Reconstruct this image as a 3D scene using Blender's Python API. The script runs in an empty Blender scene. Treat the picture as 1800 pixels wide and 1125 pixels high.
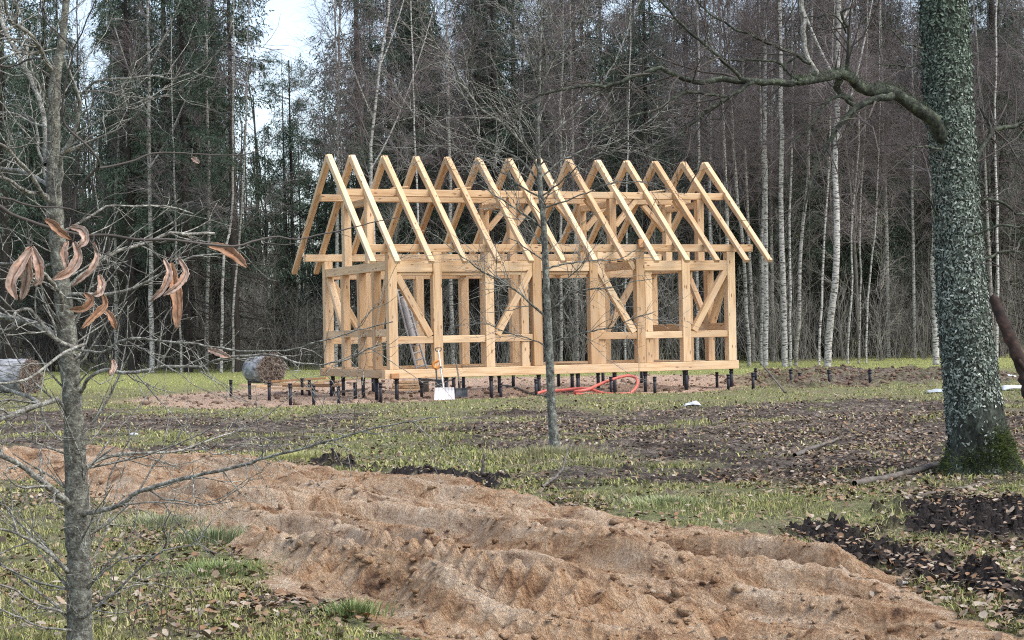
import bpy, bmesh, math, random
import numpy as np
from mathutils import Vector, Matrix

# ------------------------------------------------------------------ camera, sky, sun
F, ROLL, HY, H = 3200.38, 0.0200, 586.68, 1.45
sc = bpy.context.scene
col = sc.collection
cam_d = bpy.data.cameras.new('camera'); cam = bpy.data.objects.new('camera', cam_d); col.objects.link(cam)
cam_d.sensor_width = 36.0; cam_d.sensor_fit = 'HORIZONTAL'; cam_d.lens = 36.0 * F / 1800.0
cam_d.shift_y = (HY - 562.5) / 1800.0
cam_d.clip_start = 0.1; cam_d.clip_end = 3000
cam.matrix_world = Matrix.Translation((0, 0, H)) @ Matrix.Rotation(math.pi / 2, 4, 'X') @ Matrix.Rotation(-ROLL, 4, 'Z')
sc.camera = cam

SUN_EL, SUN_AZ = math.radians(56), math.radians(116)      # azimuth from +Y towards +X : high on the right, a little behind the camera
w = bpy.data.worlds.new('World'); sc.world = w; w.use_nodes = True
nt = w.node_tree; nt.nodes.clear()
sky = nt.nodes.new('ShaderNodeTexSky'); sky.sky_type = 'NISHITA'; sky.sun_disc = False
sky.sun_elevation = SUN_EL; sky.sun_rotation = SUN_AZ
sky.air_density = 1.0; sky.dust_density = 2.0; sky.ozone_density = 1.0
hs = nt.nodes.new('ShaderNodeHueSaturation'); hs.inputs['Saturation'].default_value = 0.75
bg = nt.nodes.new('ShaderNodeBackground'); bg.inputs['Strength'].default_value = 0.135
wo = nt.nodes.new('ShaderNodeOutputWorld')
nt.links.new(sky.outputs[0], hs.inputs['Color']); nt.links.new(hs.outputs[0], bg.inputs[0]); nt.links.new(bg.outputs[0], wo.inputs[0])
sd = bpy.data.lights.new('sun', 'SUN'); sd.energy = 1.45; sd.angle = math.radians(50); sd.color = (1.0, 0.96, 0.9)
sun = bpy.data.objects.new('sun', sd); col.objects.link(sun)
sdir = Vector((math.sin(SUN_AZ) * math.cos(SUN_EL), math.cos(SUN_AZ) * math.cos(SUN_EL), math.sin(SUN_EL)))
sun.rotation_euler = sdir.to_track_quat('Z', 'Y').to_euler(); sun.location = sdir * 60
sc.view_settings.view_transform = 'Standard'; sc.view_settings.look = 'None'
sc.view_settings.exposure = 1.28; sc.view_settings.gamma = 1.0
sc.render.film_transparent = False
try:
    sc.cycles.use_denoising = False
    sc.cycles.pixel_filter_type = 'BLACKMAN_HARRIS'; sc.cycles.filter_width = 1.1
    sc.cycles.max_bounces = 6; sc.cycles.diffuse_bounces = 4; sc.cycles.glossy_bounces = 2
    sc.cycles.use_adaptive_sampling = False
except Exception:
    pass

random.seed(7); rng = np.random.default_rng(11)

# ------------------------------------------------------------------ pixel -> world helpers (photo pixels, 1800 x 1125)
CR, SR = math.cos(ROLL), math.sin(ROLL)
def ray(px, py):
    U, W = px - 900.0, py - 562.5
    u = U * CR - W * SR; v = U * SR + W * CR - (HY - 562.5)
    return u / F, -v / F
def at(px, py, D):
    a, b = ray(px, py); return Vector((a * D, D, H + b * D))
def gnd(px, py, z=0.0):
    a, b = ray(px, py); D = (H - z) / max(-b, 1e-4); return Vector((a * D, D, z))
def wr(wpx, D): return 0.5 * wpx * D / F

# ------------------------------------------------------------------ noise
def _h(ix, iy, s):
    n = (ix.astype(np.int64) * 374761393 + iy.astype(np.int64) * 668265263 + s * 1442695041) & 0x7fffffff
    n = ((n ^ (n >> 13)) * 1274126177) & 0x7fffffff
    return ((n ^ (n >> 16)) & 0xffff) / 65535.0
def vnoise(x, y, s=0):
    x = np.asarray(x, float); y = np.asarray(y, float)
    ix = np.floor(x); iy = np.floor(y); fx = x - ix; fy = y - iy
    fx = fx * fx * (3 - 2 * fx); fy = fy * fy * (3 - 2 * fy)
    a = _h(ix, iy, s); b = _h(ix + 1, iy, s); c = _h(ix, iy + 1, s); d = _h(ix + 1, iy + 1, s)
    return (a + (b - a) * fx) * (1 - fy) + (c + (d - c) * fx) * fy
def fbm(x, y, o=4, s=0, g=0.5):
    t = 0; a = 1; n = 0
    for i in range(o):
        t = t + a * vnoise(x * 2 ** i, y * 2 ** i, s + i * 17); n += a; a *= g
    return t / n
def ss(a, b, x):
    t = np.clip((x - a) / (b - a), 0, 1); return t * t * (3 - 2 * t)

# ------------------------------------------------------------------ mesh helpers
def mesh_np(name, V, faces, mat=None, smooth=False, colr=None):
    """faces: list of (n,k) index arrays"""
    V = np.asarray(V, np.float32); me = bpy.data.meshes.new(name)
    faces = [np.asarray(f, np.int32) for f in faces if len(f)]
    me.vertices.add(len(V)); me.vertices.foreach_set('co', V.ravel())
    tot = sum(f.size for f in faces); npol = sum(len(f) for f in faces)
    me.loops.add(tot); me.polygons.add(npol)
    me.loops.foreach_set('vertex_index', np.concatenate([f.ravel() for f in faces]))
    st = []; o = 0
    for f in faces:
        st.append(o + np.arange(len(f)) * f.shape[1]); o += f.size
    me.polygons.foreach_set('loop_start', np.concatenate(st).astype(np.int32))
    if smooth: me.polygons.foreach_set('use_smooth', np.ones(npol, bool))
    if colr is not None:
        ca = me.color_attributes.new('Col', 'FLOAT_COLOR', 'POINT')
        ca.data.foreach_set('color', np.asarray(colr, np.float32).ravel())
    me.update(calc_edges=True)
    if mat: me.materials.append(mat)
    return me
class Acc:
    def __init__(s): s.V = []; s.F = {}; s.C = []; s.n = 0
    def add(s, V, Fc, C=None):
        V = np.asarray(V, np.float32).reshape(-1, 3); Fc = np.asarray(Fc, np.int64)
        s.F.setdefault(Fc.shape[1], []).append(Fc + s.n); s.V.append(V); s.n += len(V)
        if C is not None: s.C.append(C)
        return s
    def mesh(s, name, mat, smooth=False):
        return mesh_np(name, np.concatenate(s.V), [np.concatenate(v) for v in s.F.values()], mat, smooth,
                       np.concatenate(s.C) if s.C else None)
def link(name, data, parent=None, label=None, cat=None, group=None, kind=None):
    o = bpy.data.objects.new(name, data); col.objects.link(o)
    if parent is not None: o.parent = parent
    tag(o, label, cat, group, kind); return o
def tag(o, label=None, cat=None, group=None, kind=None):
    for k, v in (('label', label), ('category', cat), ('group', group), ('kind', kind)):
        if v: o[k] = v
    return o
def copy_tree(o, parent=None):
    c = o.copy(); col.objects.link(c); c.parent = parent
    for ch in list(o.children): copy_tree(ch, c)
    return c

def tube_batch(P, R, sides=3, closed=False):
    P = np.asarray(P, float); R = np.asarray(R, float); M, K, _ = P.shape
    T = np.gradient(P, axis=1); T /= np.linalg.norm(T, axis=2, keepdims=True) + 1e-9
    ref = np.where(np.abs(T[:, :1, 2:3]) > 0.8, np.array([[[1., 0, 0]]]), np.array([[[0, 0, 1.]]]))
    ref = np.broadcast_to(ref, T.shape)
    n1 = np.cross(T, ref); n1 /= np.linalg.norm(n1, axis=2, keepdims=True) + 1e-9
    n2 = np.cross(T, n1)
    a = np.arange(sides) * 2 * math.pi / sides
    V = P[:, :, None, :] + R[:, :, None, None] * (np.cos(a)[None, None, :, None] * n1[:, :, None, :] + np.sin(a)[None, None, :, None] * n2[:, :, None, :])
    idx = np.arange(M * K * sides).reshape(M, K, sides); nx = np.roll(idx, -1, axis=2)
    Fq = np.stack([idx[:, :-1], nx[:, :-1], nx[:, 1:], idx[:, 1:]], axis=-1).reshape(-1, 4)
    return V.reshape(-1, 3), Fq
def smooth_poly(pts, n):
    """Catmull-Rom resample of (k,d) points to n samples"""
    P = np.asarray(pts, float)
    if len(P) == 2: P = np.stack([P[0], (P[0] + P[1]) / 2, P[1]])
    d = np.r_[0, np.cumsum(np.linalg.norm(np.diff(P[:, :3], axis=0), axis=1) + 1e-6)]
    t = np.linspace(0, d[-1], n); i = np.clip(np.searchsorted(d, t, side='right') - 1, 0, len(P) - 2)
    u = ((t - d[i]) / (d[i + 1] - d[i]))[:, None]
    p1, p2 = P[i], P[i + 1]; p0 = P[np.maximum(i - 1, 0)]; p3 = P[np.minimum(i + 2, len(P) - 1)]
    h = (d[i + 1] - d[i])[:, None]; h0 = (d[i] - d[np.maximum(i - 1, 0)])[:, None]; h2 = (d[np.minimum(i + 2, len(P) - 1)] - d[i + 1])[:, None]
    m1 = (p2 - p0) / (h + h0 + 1e-9) * h; m2 = (p3 - p1) / (h + h2 + 1e-9) * h
    return (2 * u ** 3 - 3 * u ** 2 + 1) * p1 + (u ** 3 - 2 * u ** 2 + u) * m1 + (-2 * u ** 3 + 3 * u ** 2) * p2 + (u ** 3 - u ** 2) * m2
def grow(P, R, n, lr, ang, K=4, bend=0.2, up=0.0, t0=0.15, t1=1.0, rscale=0.55, rmin=0.001, lfall=0.5, weight=True, tip=0.35, rg=None):
    """children of polylines P (M,K0,3): n in all; lr length range relative to 1 m; ang angle range (rad) off parent"""
    g = rg or rng
    M, K0, _ = P.shape
    seg = np.linalg.norm(np.diff(P, axis=1), axis=2).sum(1)
    pi = g.choice(M, n, p=seg / seg.sum()) if weight else g.integers(0, M, n)
    t = g.uniform(t0, t1, n); ft = t * (K0 - 1); i = np.clip(ft.astype(int), 0, K0 - 2); u = (ft - i)[:, None]
    S = P[pi, i] * (1 - u) + P[pi, i + 1] * u
    T = P[pi, i + 1] - P[pi, i]; T /= np.linalg.norm(T, axis=1, keepdims=True) + 1e-9
    r0 = (R[pi, i] * (1 - u[:, 0]) + R[pi, i + 1] * u[:, 0])
    q = g.normal(size=(n, 3)); q -= (q * T).sum(1, keepdims=True) * T; q /= np.linalg.norm(q, axis=1, keepdims=True) + 1e-9
    a = g.uniform(ang[0], ang[1], n)[:, None]
    D = np.cos(a) * T + np.sin(a) * q
    L = g.uniform(lr[0], lr[1], n) * (1 - lfall * t)
    out = np.zeros((n, K, 3)); out[:, 0] = S; d = D.copy()
    for k in range(1, K):
        d = d + g.normal(size=(n, 3)) * bend; d[:, 2] += up; d /= np.linalg.norm(d, axis=1, keepdims=True)
        out[:, k] = out[:, k - 1] + d * (L / (K - 1))[:, None]
    rr = np.maximum(r0 * rscale, rmin)[:, None] * np.linspace(1, tip, K)[None]
    rr = np.maximum(rr, rmin * 0.5)
    return out, rr

# ------------------------------------------------------------------ materials
def mat(name, rough=0.9):
    m = bpy.data.materials.new(name); m.use_nodes = True; b = m.node_tree.nodes['Principled BSDF']
    b.inputs['Roughness'].default_value = rough
    try: b.inputs['Specular IOR Level'].default_value = 0.25
    except Exception: pass
    return m, m.node_tree, b
def N(nt, t, **k):
    n = nt.nodes.new(t)
    for a, v in k.items():
        if a in n.inputs.keys(): n.inputs[a].default_value = v
        else: setattr(n, a, v)
    return n
def ramp(nt, src, stops):
    r = nt.nodes.new('ShaderNodeValToRGB'); e = r.color_ramp.elements
    while len(e) < len(stops): e.new(0.5)
    for el, (p, c) in zip(e, stops): el.position = p; el.color = (*c, 1)
    nt.links.new(src, r.inputs[0]); return r.outputs[0]
def noise(nt, scale, vec=None, detail=4, rough=0.6, dist=0.0):
    n = N(nt, 'ShaderNodeTexNoise'); n.inputs['Scale'].default_value = scale; n.inputs['Detail'].default_value = detail
    n.inputs['Roughness'].default_value = rough; n.inputs['Distortion'].default_value = dist
    if vec is not None: nt.links.new(vec, n.inputs['Vector'])
    return n.outputs['Fac']
def mapped(nt, sc_, coord='Object'):
    tc = N(nt, 'ShaderNodeTexCoord'); mp = N(nt, 'ShaderNodeMapping'); mp.inputs['Scale'].default_value = sc_
    nt.links.new(tc.outputs[coord], mp.inputs['Vector']); return mp.outputs[0]
def mixc(nt, fac, a, b, mode='MIX'):
    m = N(nt, 'ShaderNodeMix'); m.data_type = 'RGBA'; m.blend_type = mode
    for s_, v in ((m.inputs[0], fac), (m.inputs[6], a), (m.inputs[7], b)):
        if isinstance(v, (int, float)): s_.default_value = v
        elif isinstance(v, tuple): s_.default_value = (*v, 1)
        else: nt.links.new(v, s_)
    return m.outputs[2]
def mth(nt, op, a, b=0.0):
    m = N(nt, 'ShaderNodeMath', operation=op)
    for s_, v in ((m.inputs[0], a), (m.inputs[1], b)):
        if isinstance(v, (int, float)): s_.default_value = v
        else: nt.links.new(v, s_)
    return m.outputs[0]
def bump(nt, b, h, s, d=0.02):
    n = N(nt, 'ShaderNodeBump'); n.inputs['Strength'].default_value = s; n.inputs['Distance'].default_value = d
    nt.links.new(h, n.inputs['Height']); nt.links.new(n.outputs[0], b.inputs['Normal'])

def m_noise(name, stops, scale, sc_=(1, 1, 1), rough=0.9, bstr=0.0, bd=0.02, rnd=0.0, detail=5):
    m, nt, b = mat(name, rough); v = mapped(nt, sc_); n = noise(nt, scale, v, detail, 0.65)
    c = ramp(nt, n, stops)
    if rnd:
        oi = N(nt, 'ShaderNodeObjectInfo'); f = mth(nt, 'MULTIPLY_ADD', oi.outputs['Random'], rnd)
        nt.nodes[-1].inputs[2].default_value = 1 - rnd / 2
        vm = N(nt, 'ShaderNodeVectorMath', operation='SCALE'); nt.links.new(c, vm.inputs[0]); nt.links.new(f, vm.inputs['Scale']); c = vm.outputs[0]
    nt.links.new(c, b.inputs['Base Color'])
    if bstr: bump(nt, b, n, bstr, bd)
    return m
def m_vcol(name, rough=0.85, scale=30):
    m, nt, b = mat(name, rough); a = N(nt, 'ShaderNodeVertexColor'); a.layer_name = 'Col'
    n = noise(nt, scale, mapped(nt, (1, 1, 1)), 3); k = ramp(nt, n, [(0.3, (0.75,) * 3), (0.7, (1.15,) * 3)])
    nt.links.new(mixc(nt, 1.0, a.outputs[0], k, 'MULTIPLY'), b.inputs['Base Color']); return m

def make_wood(name, tone=(1, 1, 1)):
    m, nt, b = mat(name, 0.7)
    v = mapped(nt, (0.5, 6, 6)); oi = N(nt, 'ShaderNodeObjectInfo')
    off = N(nt, 'ShaderNodeVectorMath', operation='ADD'); cb = N(nt, 'ShaderNodeCombineXYZ')
    r = mth(nt, 'MULTIPLY', oi.outputs['Random'], 37.0)
    for i in range(3): nt.links.new(r, cb.inputs[i])
    nt.links.new(v, off.inputs[0]); nt.links.new(cb.outputs[0], off.inputs[1])
    g = noise(nt, 2.4, off.outputs[0], 6, 0.6, 0.6)
    t = tone
    c1 = ramp(nt, g, [(0.3, (0.46 * t[0], 0.285 * t[1], 0.15 * t[2])), (0.47, (0.62 * t[0], 0.44 * t[1], 0.26 * t[2])), (0.62, (0.69 * t[0], 0.515 * t[1], 0.335 * t[2])), (0.78, (0.58 * t[0], 0.385 * t[1], 0.21 * t[2]))])
    # knots
    v2 = mapped(nt, (1.2, 3.5, 3.5)); o2 = N(nt, 'ShaderNodeVectorMath', operation='ADD'); nt.links.new(v2, o2.inputs[0]); nt.links.new(cb.outputs[0], o2.inputs[1])
    vo = N(nt, 'ShaderNodeTexVoronoi'); vo.inputs['Scale'].default_value = 2.2; nt.links.new(o2.outputs[0], vo.inputs['Vector'])
    k = ramp(nt, vo.outputs['Distance'], [(0.09, (1, 1, 1)), (0.17, (0, 0, 0))])
    c2 = mixc(nt, mth(nt, 'MULTIPLY', k, 0.85), c1, (0.16, 0.065, 0.03))
    # per-beam tone and grey weather blotches
    tn = ramp(nt, oi.outputs['Random'], [(0.0, (0.72, 0.63, 0.54)), (0.3, (0.88, 0.82, 0.76)), (0.6, (0.97, 0.93, 0.88)), (1.0, (1.08, 1.08, 1.08))])
    c3 = mixc(nt, 1.0, c2, tn, 'MULTIPLY')
    bl = noise(nt, 1.6, mapped(nt, (0.6, 1.5, 1.5)), 4, 0.7); fb = ramp(nt, bl, [(0.5, (0, 0, 0)), (0.72, (0.5,) * 3)])
    c4 = mixc(nt, fb, c3, (0.44, 0.36, 0.27))
    nt.links.new(c4, b.inputs['Base Color']); bump(nt, b, g, 0.25, 0.01); return m
M_WOOD = make_wood('fresh_pine')
M_WOODR = make_wood('pale_pine', (1.04, 1.06, 1.08))
M_WOODD = make_wood('reddish_pine', (0.8, 0.62, 0.5))
M_BOARD = make_wood('sawn_board', (1.1, 1.1, 1.1))

def make_birch(name):
    m, nt, b = mat(name, 0.75)
    v = mapped(nt, (1.2, 1.2, 5.0)); n = noise(nt, 2.6, v, 5, 0.7)
    v2 = mapped(nt, (6, 6, 34)); n2 = noise(nt, 1.2, v2, 3, 0.6)
    c = ramp(nt, n2, [(0.40, (0.05, 0.045, 0.04)), (0.47, (0.52, 0.50, 0.465)), (1.0, (0.68, 0.66, 0.62))])
    f = ramp(nt, n, [(0.53, (0, 0, 0)), (0.6, (1, 1, 1))])
    c = mixc(nt, f, c, (0.10, 0.09, 0.08))
    oi = N(nt, 'ShaderNodeObjectInfo'); t = ramp(nt, oi.outputs['Random'], [(0.0, (0.6, 0.58, 0.55)), (1.0, (1, 1, 1))])
    c = mixc(nt, 1.0, c, t, 'MULTIPLY'); nt.links.new(c, b.inputs['Base Color']); return m
M_BIRCH = make_birch('birch_bark')
M_BARKG = m_noise('grey_bark', [(0.3, (0.075, 0.065, 0.055)), (0.55, (0.16, 0.145, 0.125)), (0.75, (0.27, 0.25, 0.22))], 3.0, (6, 6, 2), 0.9, 0.6, 0.02, 0.5)
M_BARKD = m_noise('spruce_bark', [(0.3, (0.018, 0.015, 0.013)), (0.7, (0.06, 0.05, 0.044))], 4.0, (4, 4, 1.5), 0.95, 0.5, 0.02, 0.4)
M_TWIGP = m_noise('purple_twigs', [(0.3, (0.08, 0.064, 0.064)), (0.7, (0.27, 0.23, 0.232))], 0.8, (1, 1, 1), 0.9, rnd=0.5)
M_TWIGG = m_noise('grey_twigs', [(0.3, (0.06, 0.053, 0.046)), (0.62, (0.34, 0.32, 0.285))], 0.9, (1, 1, 1), 0.9, rnd=0.6)
M_TWIGD = m_noise('dark_twigs', [(0.3, (0.045, 0.038, 0.032)), (0.7, (0.11, 0.095, 0.085))], 3, (1, 1, 1), 0.8)
M_NEEDLE = m_noise('needles', [(0.3, (0.04, 0.06, 0.042)), (0.55, (0.08, 0.11, 0.08)), (0.75, (0.14, 0.172, 0.128))], 0.9, (1, 1, 1), 0.8, rnd=0.5)
M_PINE = m_noise('pine_needles', [(0.3, (0.04, 0.07, 0.045)), (0.7, (0.11, 0.16, 0.10))], 1.2, (1, 1, 1), 0.8)

def make_lichen_bark(name, dark, mid, lite, sc_=9, thr=0.5, z=1.0):
    m, nt, b = mat(name, 0.92)
    n = noise(nt, sc_, mapped(nt, (1, 1, z)), 6, 0.72, 0.3); n2 = noise(nt, sc_ * 4, mapped(nt, (1, 1, z)), 3, 0.6)
    c = ramp(nt, n, [(thr - 0.14, dark), (thr, mid), (thr + 0.16, lite)])
    k = ramp(nt, n2, [(0.35, (0.6,) * 3), (0.65, (1.25,) * 3)])
    nt.links.new(mixc(nt, 1.0, c, k, 'MULTIPLY'), b.inputs['Base Color']); bump(nt, b, n2, 0.7, 0.01); return m
M_MAPLE = make_lichen_bark('maple_bark', (0.06, 0.054, 0.045), (0.145, 0.14, 0.113), (0.30, 0.305, 0.25), 26, 0.5, 1.2)
M_MAPLIMB = make_lichen_bark('maple_limb_bark', (0.075, 0.068, 0.058), (0.19, 0.18, 0.155), (0.44, 0.435, 0.38), 30, 0.47, 1)
M_SAPL = make_lichen_bark('slender_bark', (0.045, 0.044, 0.038), (0.14, 0.14, 0.118), (0.30, 0.32, 0.27), 16, 0.5, 0.8)
M_OAK = make_lichen_bark('old_bark', (0.016, 0.018, 0.014), (0.04, 0.046, 0.036), (0.10, 0.12, 0.095), 14, 0.52, 0.6)
M_LIMB = make_lichen_bark('mossy_limb', (0.022, 0.024, 0.02), (0.055, 0.062, 0.045), (0.14, 0.175, 0.11), 12, 0.53, 1)
M_LICHEN = m_vcol('lichen_flakes', 0.9, 60)
M_MOSS = m_noise('moss', [(0.3, (0.03, 0.042, 0.014)), (0.5, (0.075, 0.098, 0.028)), (0.7, (0.14, 0.175, 0.045))], 12, (1, 1, 1), 0.95, 0.5, 0.01)
M_STEEL = m_noise('pile_paint', [(0.3, (0.012, 0.012, 0.016)), (0.7, (0.032, 0.032, 0.04))], 20, rough=0.45, rnd=0.3)
M_BLACKP = m_noise('black_plastic', [(0.3, (0.015, 0.017, 0.02)), (0.7, (0.05, 0.055, 0.06))], 9, rough=0.5)
M_WHITEP = m_noise('white_plastic', [(0.3, (0.48, 0.44, 0.42)), (0.7, (0.70, 0.67, 0.65))], 7, rough=0.5)
M_SHEET = m_noise('sheet', [(0.3, (0.38, 0.4, 0.42)), (0.7, (0.66, 0.68, 0.7))], 3, rough=0.6)
M_SHEETG = m_noise('grey_sheet', [(0.3, (0.25, 0.28, 0.3)), (0.7, (0.5, 0.54, 0.57))], 5, rough=0.6)
M_RED = m_noise('red_pipe', [(0.3, (0.42, 0.09, 0.07)), (0.7, (0.60, 0.17, 0.135))], 6, rough=0.45)
M_ORANGE = m_noise('orange_grip', [(0.3, (0.55, 0.2, 0.04)), (0.7, (0.75, 0.3, 0.08))], 20, rough=0.6)
M_ALU = m_noise('ladder_alu', [(0.3, (0.30, 0.29, 0.29)), (0.7, (0.48, 0.47, 0.46))], 5, rough=0.5)
M_ROT = m_noise('dark_rotten_wood', [(0.35, (0.02, 0.014, 0.012)), (0.6, (0.05, 0.032, 0.026)), (0.78, (0.15, 0.07, 0.05))], 5, (2, 2, 2), 0.9, 0.5, 0.02)
M_STICK = m_noise('fallen_wood', [(0.3, (0.05, 0.042, 0.036)), (0.7, (0.2, 0.175, 0.15))], 9, (1, 1, 1), 0.9, 0.4, 0.01)
M_CLOD = m_noise('clod_soil', [(0.3, (0.022, 0.017, 0.014)), (0.7, (0.085, 0.062, 0.05))], 14, rough=0.95, bstr=0.6)
M_CLODB = m_noise('brown_clod_soil', [(0.3, (0.07, 0.045, 0.032)), (0.7, (0.22, 0.145, 0.105))], 14, rough=0.95, bstr=0.6)
M_LEAF = m_vcol('litter', 0.8, 40)
M_GRASS = m_vcol('grass_blades', 0.8, 3)

# ------------------------------------------------------------------ ground masks (world space)
def poly_world(pts): return np.array([[*gnd(x, y)[:2]] for x, y in pts])
def inside_dist(X, Y, P):
    """signed distance to polygon, + inside"""
    ins = np.zeros(X.shape, bool); dm = np.full(X.shape, 1e9)
    n = len(P)
    for i in range(n):
        x1, y1 = P[i]; x2, y2 = P[(i + 1) % n]
        c = ((y1 > Y) != (y2 > Y))
        with np.errstate(divide='ignore', invalid='ignore'):
            xi = (x2 - x1) * (Y - y1) / (y2 - y1 + 1e-12) + x1
        ins ^= c & (X < xi)
        dx, dy = x2 - x1, y2 - y1; t = np.clip(((X - x1) * dx + (Y - y1) * dy) / (dx * dx + dy * dy + 1e-12), 0, 1)
        dm = np.minimum(dm, np.hypot(X - x1 - t * dx, Y - y1 - t * dy))
    return np.where(ins, dm, -dm)
TRACK = poly_world([(-260, 800), (-80, 792), (60, 788), (200, 792), (330, 803), (440, 808), (560, 824), (700, 842), (800, 850), (870, 862), (940, 888), (1060, 903), (1180, 928),
                    (1340, 940), (1400, 962), (1460, 985), (1590, 1022), (1700, 1072), (1800, 1120), (1960, 1200), (2300, 1400), (1900, 1500), (1300, 1400), (900, 1230), (800, 1140), (690, 1112), (655, 1092), (610, 1068), (520, 1056), (452, 1050),
                    (468, 1020), (440, 985), (402, 952), (330, 925), (240, 902), (150, 868), (40, 846), (-100, 838), (-260, 836)])
PALE = poly_world([(225, 703), (300, 692), (400, 686), (470, 672), (560, 668), (700, 664), (900, 662), (1100, 658), (1330, 658), (1350, 672), (1300, 683), (1180, 688), (1000, 694), (900, 700), (780, 704), (660, 708), (560, 712), (430, 716), (300, 717), (240, 713)])
SOILR = poly_world([(1310, 664), (1330, 655), (1440, 651), (1560, 650), (1660, 652), (1800, 655), (1800, 668), (1660, 674), (1560, 679), (1440, 682), (1345, 682)])
DARK = poly_world([(1385, 950), (1450, 930), (1540, 948), (1620, 985), (1720, 1000), (1810, 1010), (2000, 1060), (2000, 1190), (1800, 1112), (1700, 1064), (1590, 1016), (1470, 980)])
DARK2 = poly_world([(1555, 905), (1640, 880), (1810, 878), (2000, 880), (2000, 950), (1810, 948), (1680, 940), (1600, 925)])
MUD = poly_world([(690, 770), (760, 735), (900, 722), (1150, 718), (1330, 706), (1560, 700), (1900, 705), (2000, 850), (1700, 850), (1500, 862), (1340, 872), (1200, 862), (1100, 905), (990, 890), (900, 862), (1000, 800), (860, 795)])
MUDL = poly_world([(-100, 720), (60, 700), (260, 722), (480, 738), (640, 720), (700, 760), (560, 778), (420, 800), (300, 795), (-100, 800)])
EDGE = poly_world([(555, 818), (590, 806), (640, 820), (700, 830), (740, 822), (880, 846), (900, 858), (870, 866), (780, 850), (700, 842)])
STRIP = poly_world([(1000, 694), (1180, 688), (1340, 684), (1560, 681), (1700, 678), (2000, 676), (2000, 696), (1700, 698), (1500, 700), (1300, 706), (1150, 706), (1000, 700)])
AX = np.array([0.52, -0.854])       # direction of the sand track
def fields(X, Y):
    wob = (fbm(X * 1.3, Y * 1.3, 4, 5) - 0.5) * 0.9; wf = (fbm(X * 6, Y * 6, 3, 9) - 0.5) * 0.35
    far = np.clip(Y / 20, 0.6, 3)
    tr = inside_dist(X, Y, TRACK) + wob * 0.55 + wf * 0.6
    sand = ss(-0.03, 0.05, tr)
    pal = inside_dist(X, Y, PALE) + wob * 2.2 + wf
    so = inside_dist(X, Y, SOILR) + wob * 3.0
    dk = np.maximum(np.maximum(inside_dist(X, Y, DARK), inside_dist(X, Y, DARK2)), inside_dist(X, Y, EDGE) + 0.1) + wob * 0.9 + wf
    md = np.maximum(inside_dist(X, Y, MUD), inside_dist(X, Y, MUDL)) + wob * 3.4 + wf * 2
    pale = ss(-0.5, 0.5, pal); soil = ss(-0.8, 0.8, so); dark = ss(-0.1, 0.1, dk) * (1 - sand); mud = ss(-0.6, 1.0, md)
    pn = fbm(X * 0.55 + 3, Y * 0.55, 4, 31); mud = np.clip(mud * ss(0.26, 0.46, pn) + 0.35 * ss(0.55, 0.7, pn), 0, 1)
    mud = mud * (1 - ss(-.4, .6, inside_dist(X, Y, STRIP) + wob * 1.5)); mud = mud * (1 - .8 * ss(60, 64, Y))
    return tr, sand, pale, soil, dark, mud
def height(X, Y, full=True):
    tr, sand, pale, soil, dark, mud = fields(X, Y)
    z = (fbm(X * 0.25, Y * 0.25, 3, 2) - 0.5) * 0.10 * ss(10, 16, Y)
    # coordinates along / across the sand track
    s = X * AX[0] + (Y - 12) * AX[1]; p = X * (-AX[1]) + (Y - 12) * AX[0]
    pw = p + (fbm(s * 0.35, p * 0.3, 3, 40) - 0.5) * 1.1
    ridge = 0.0
    for c, wd, a in ((-2.15, .22, .12), (-1.5, .15, .15), (-0.85, .09, .12), (-.35, .10, .10), (0.3, .13, .15), (0.9, .09, .11), (1.5, .12, .14), (2.1, .2, .10)):
        ridge = ridge + a * np.exp(-((pw - c) / wd) ** 2)
    lump = np.abs(fbm(X * 3.2, Y * 3.2, 4, 50) - 0.5) * 2
    clod = np.abs(fbm(X * 9, Y * 9, 4, 60, 0.6) - 0.5) * 2
    str_ = vnoise(s * 2.2, p * 11, 70)
    tread = (0.5 + 0.5 * np.sin(s * 2 * math.pi / 0.2 + pw * 4 + 2 * vnoise(X * 2, Y * 2, 77))) ** 2
    tb = (np.exp(-((pw + .95) / .17) ** 2) + np.exp(-((pw - .5) / .17) ** 2) + np.exp(-((pw - 1.15) / .15) ** 2) + np.exp(-((pw + 1.75) / .15) ** 2)) * ss(.3, .5, vnoise(s * .8, pw, 80))
    zs = ridge * (0.95 + 0.8 * ss(.3, .7, fbm(s * .6, p * 0.6, 2, 44))) + 0.02 * clod + 0.03 * str_ + 0.055 * (1 - 2 * np.abs(fbm(s * 0.35, pw * 4.5, 3, 66, .55) - .5)) ** 3 + 0.065 * tread * tb + 0.02 * np.abs(fbm(X * 16, Y * 12, 3, 64, .65) - .5) * 2 * (1 - .6 * ss(14, 30, Y)) - 0.03
    berm = 0.05 * np.exp(-((tr - 0.35) / 0.28) ** 2)
    z = z + sand * (zs + berm - 0.10) * ss(-0.05, 0.4, tr)
    near = np.clip(24 / np.maximum(Y, 1), 0.35, 1)
    rough = fbm(X * 5, Y * 5, 4, 90, 0.6) - 0.5
    z = z + (1 - sand) * rough * 0.05
    z = z + dark * (np.abs(fbm(X * 6, Y * 6, 5, 95, 0.66) - 0.5) * 0.48 - 0.03)
    z = z + mud * (1 - sand) * (np.abs(fbm(X * 2.6, Y * 2.6, 4, 97, .6) - 0.5) * 0.20 - 0.03)
    z = z + soil * (ss(.35, .8, fbm(X * 1.1, Y * 1.1, 5, 99, .66)) * 0.26 - .05)
    z = z + pale * (1 - soil) * (np.abs(fbm(X * 1.1, Y * 1.1, 3, 101) - 0.5) * 0.3 - 0.09)
    return z
def zg(x, y): return float(height(np.array([x]), np.array([y]))[0])

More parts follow.
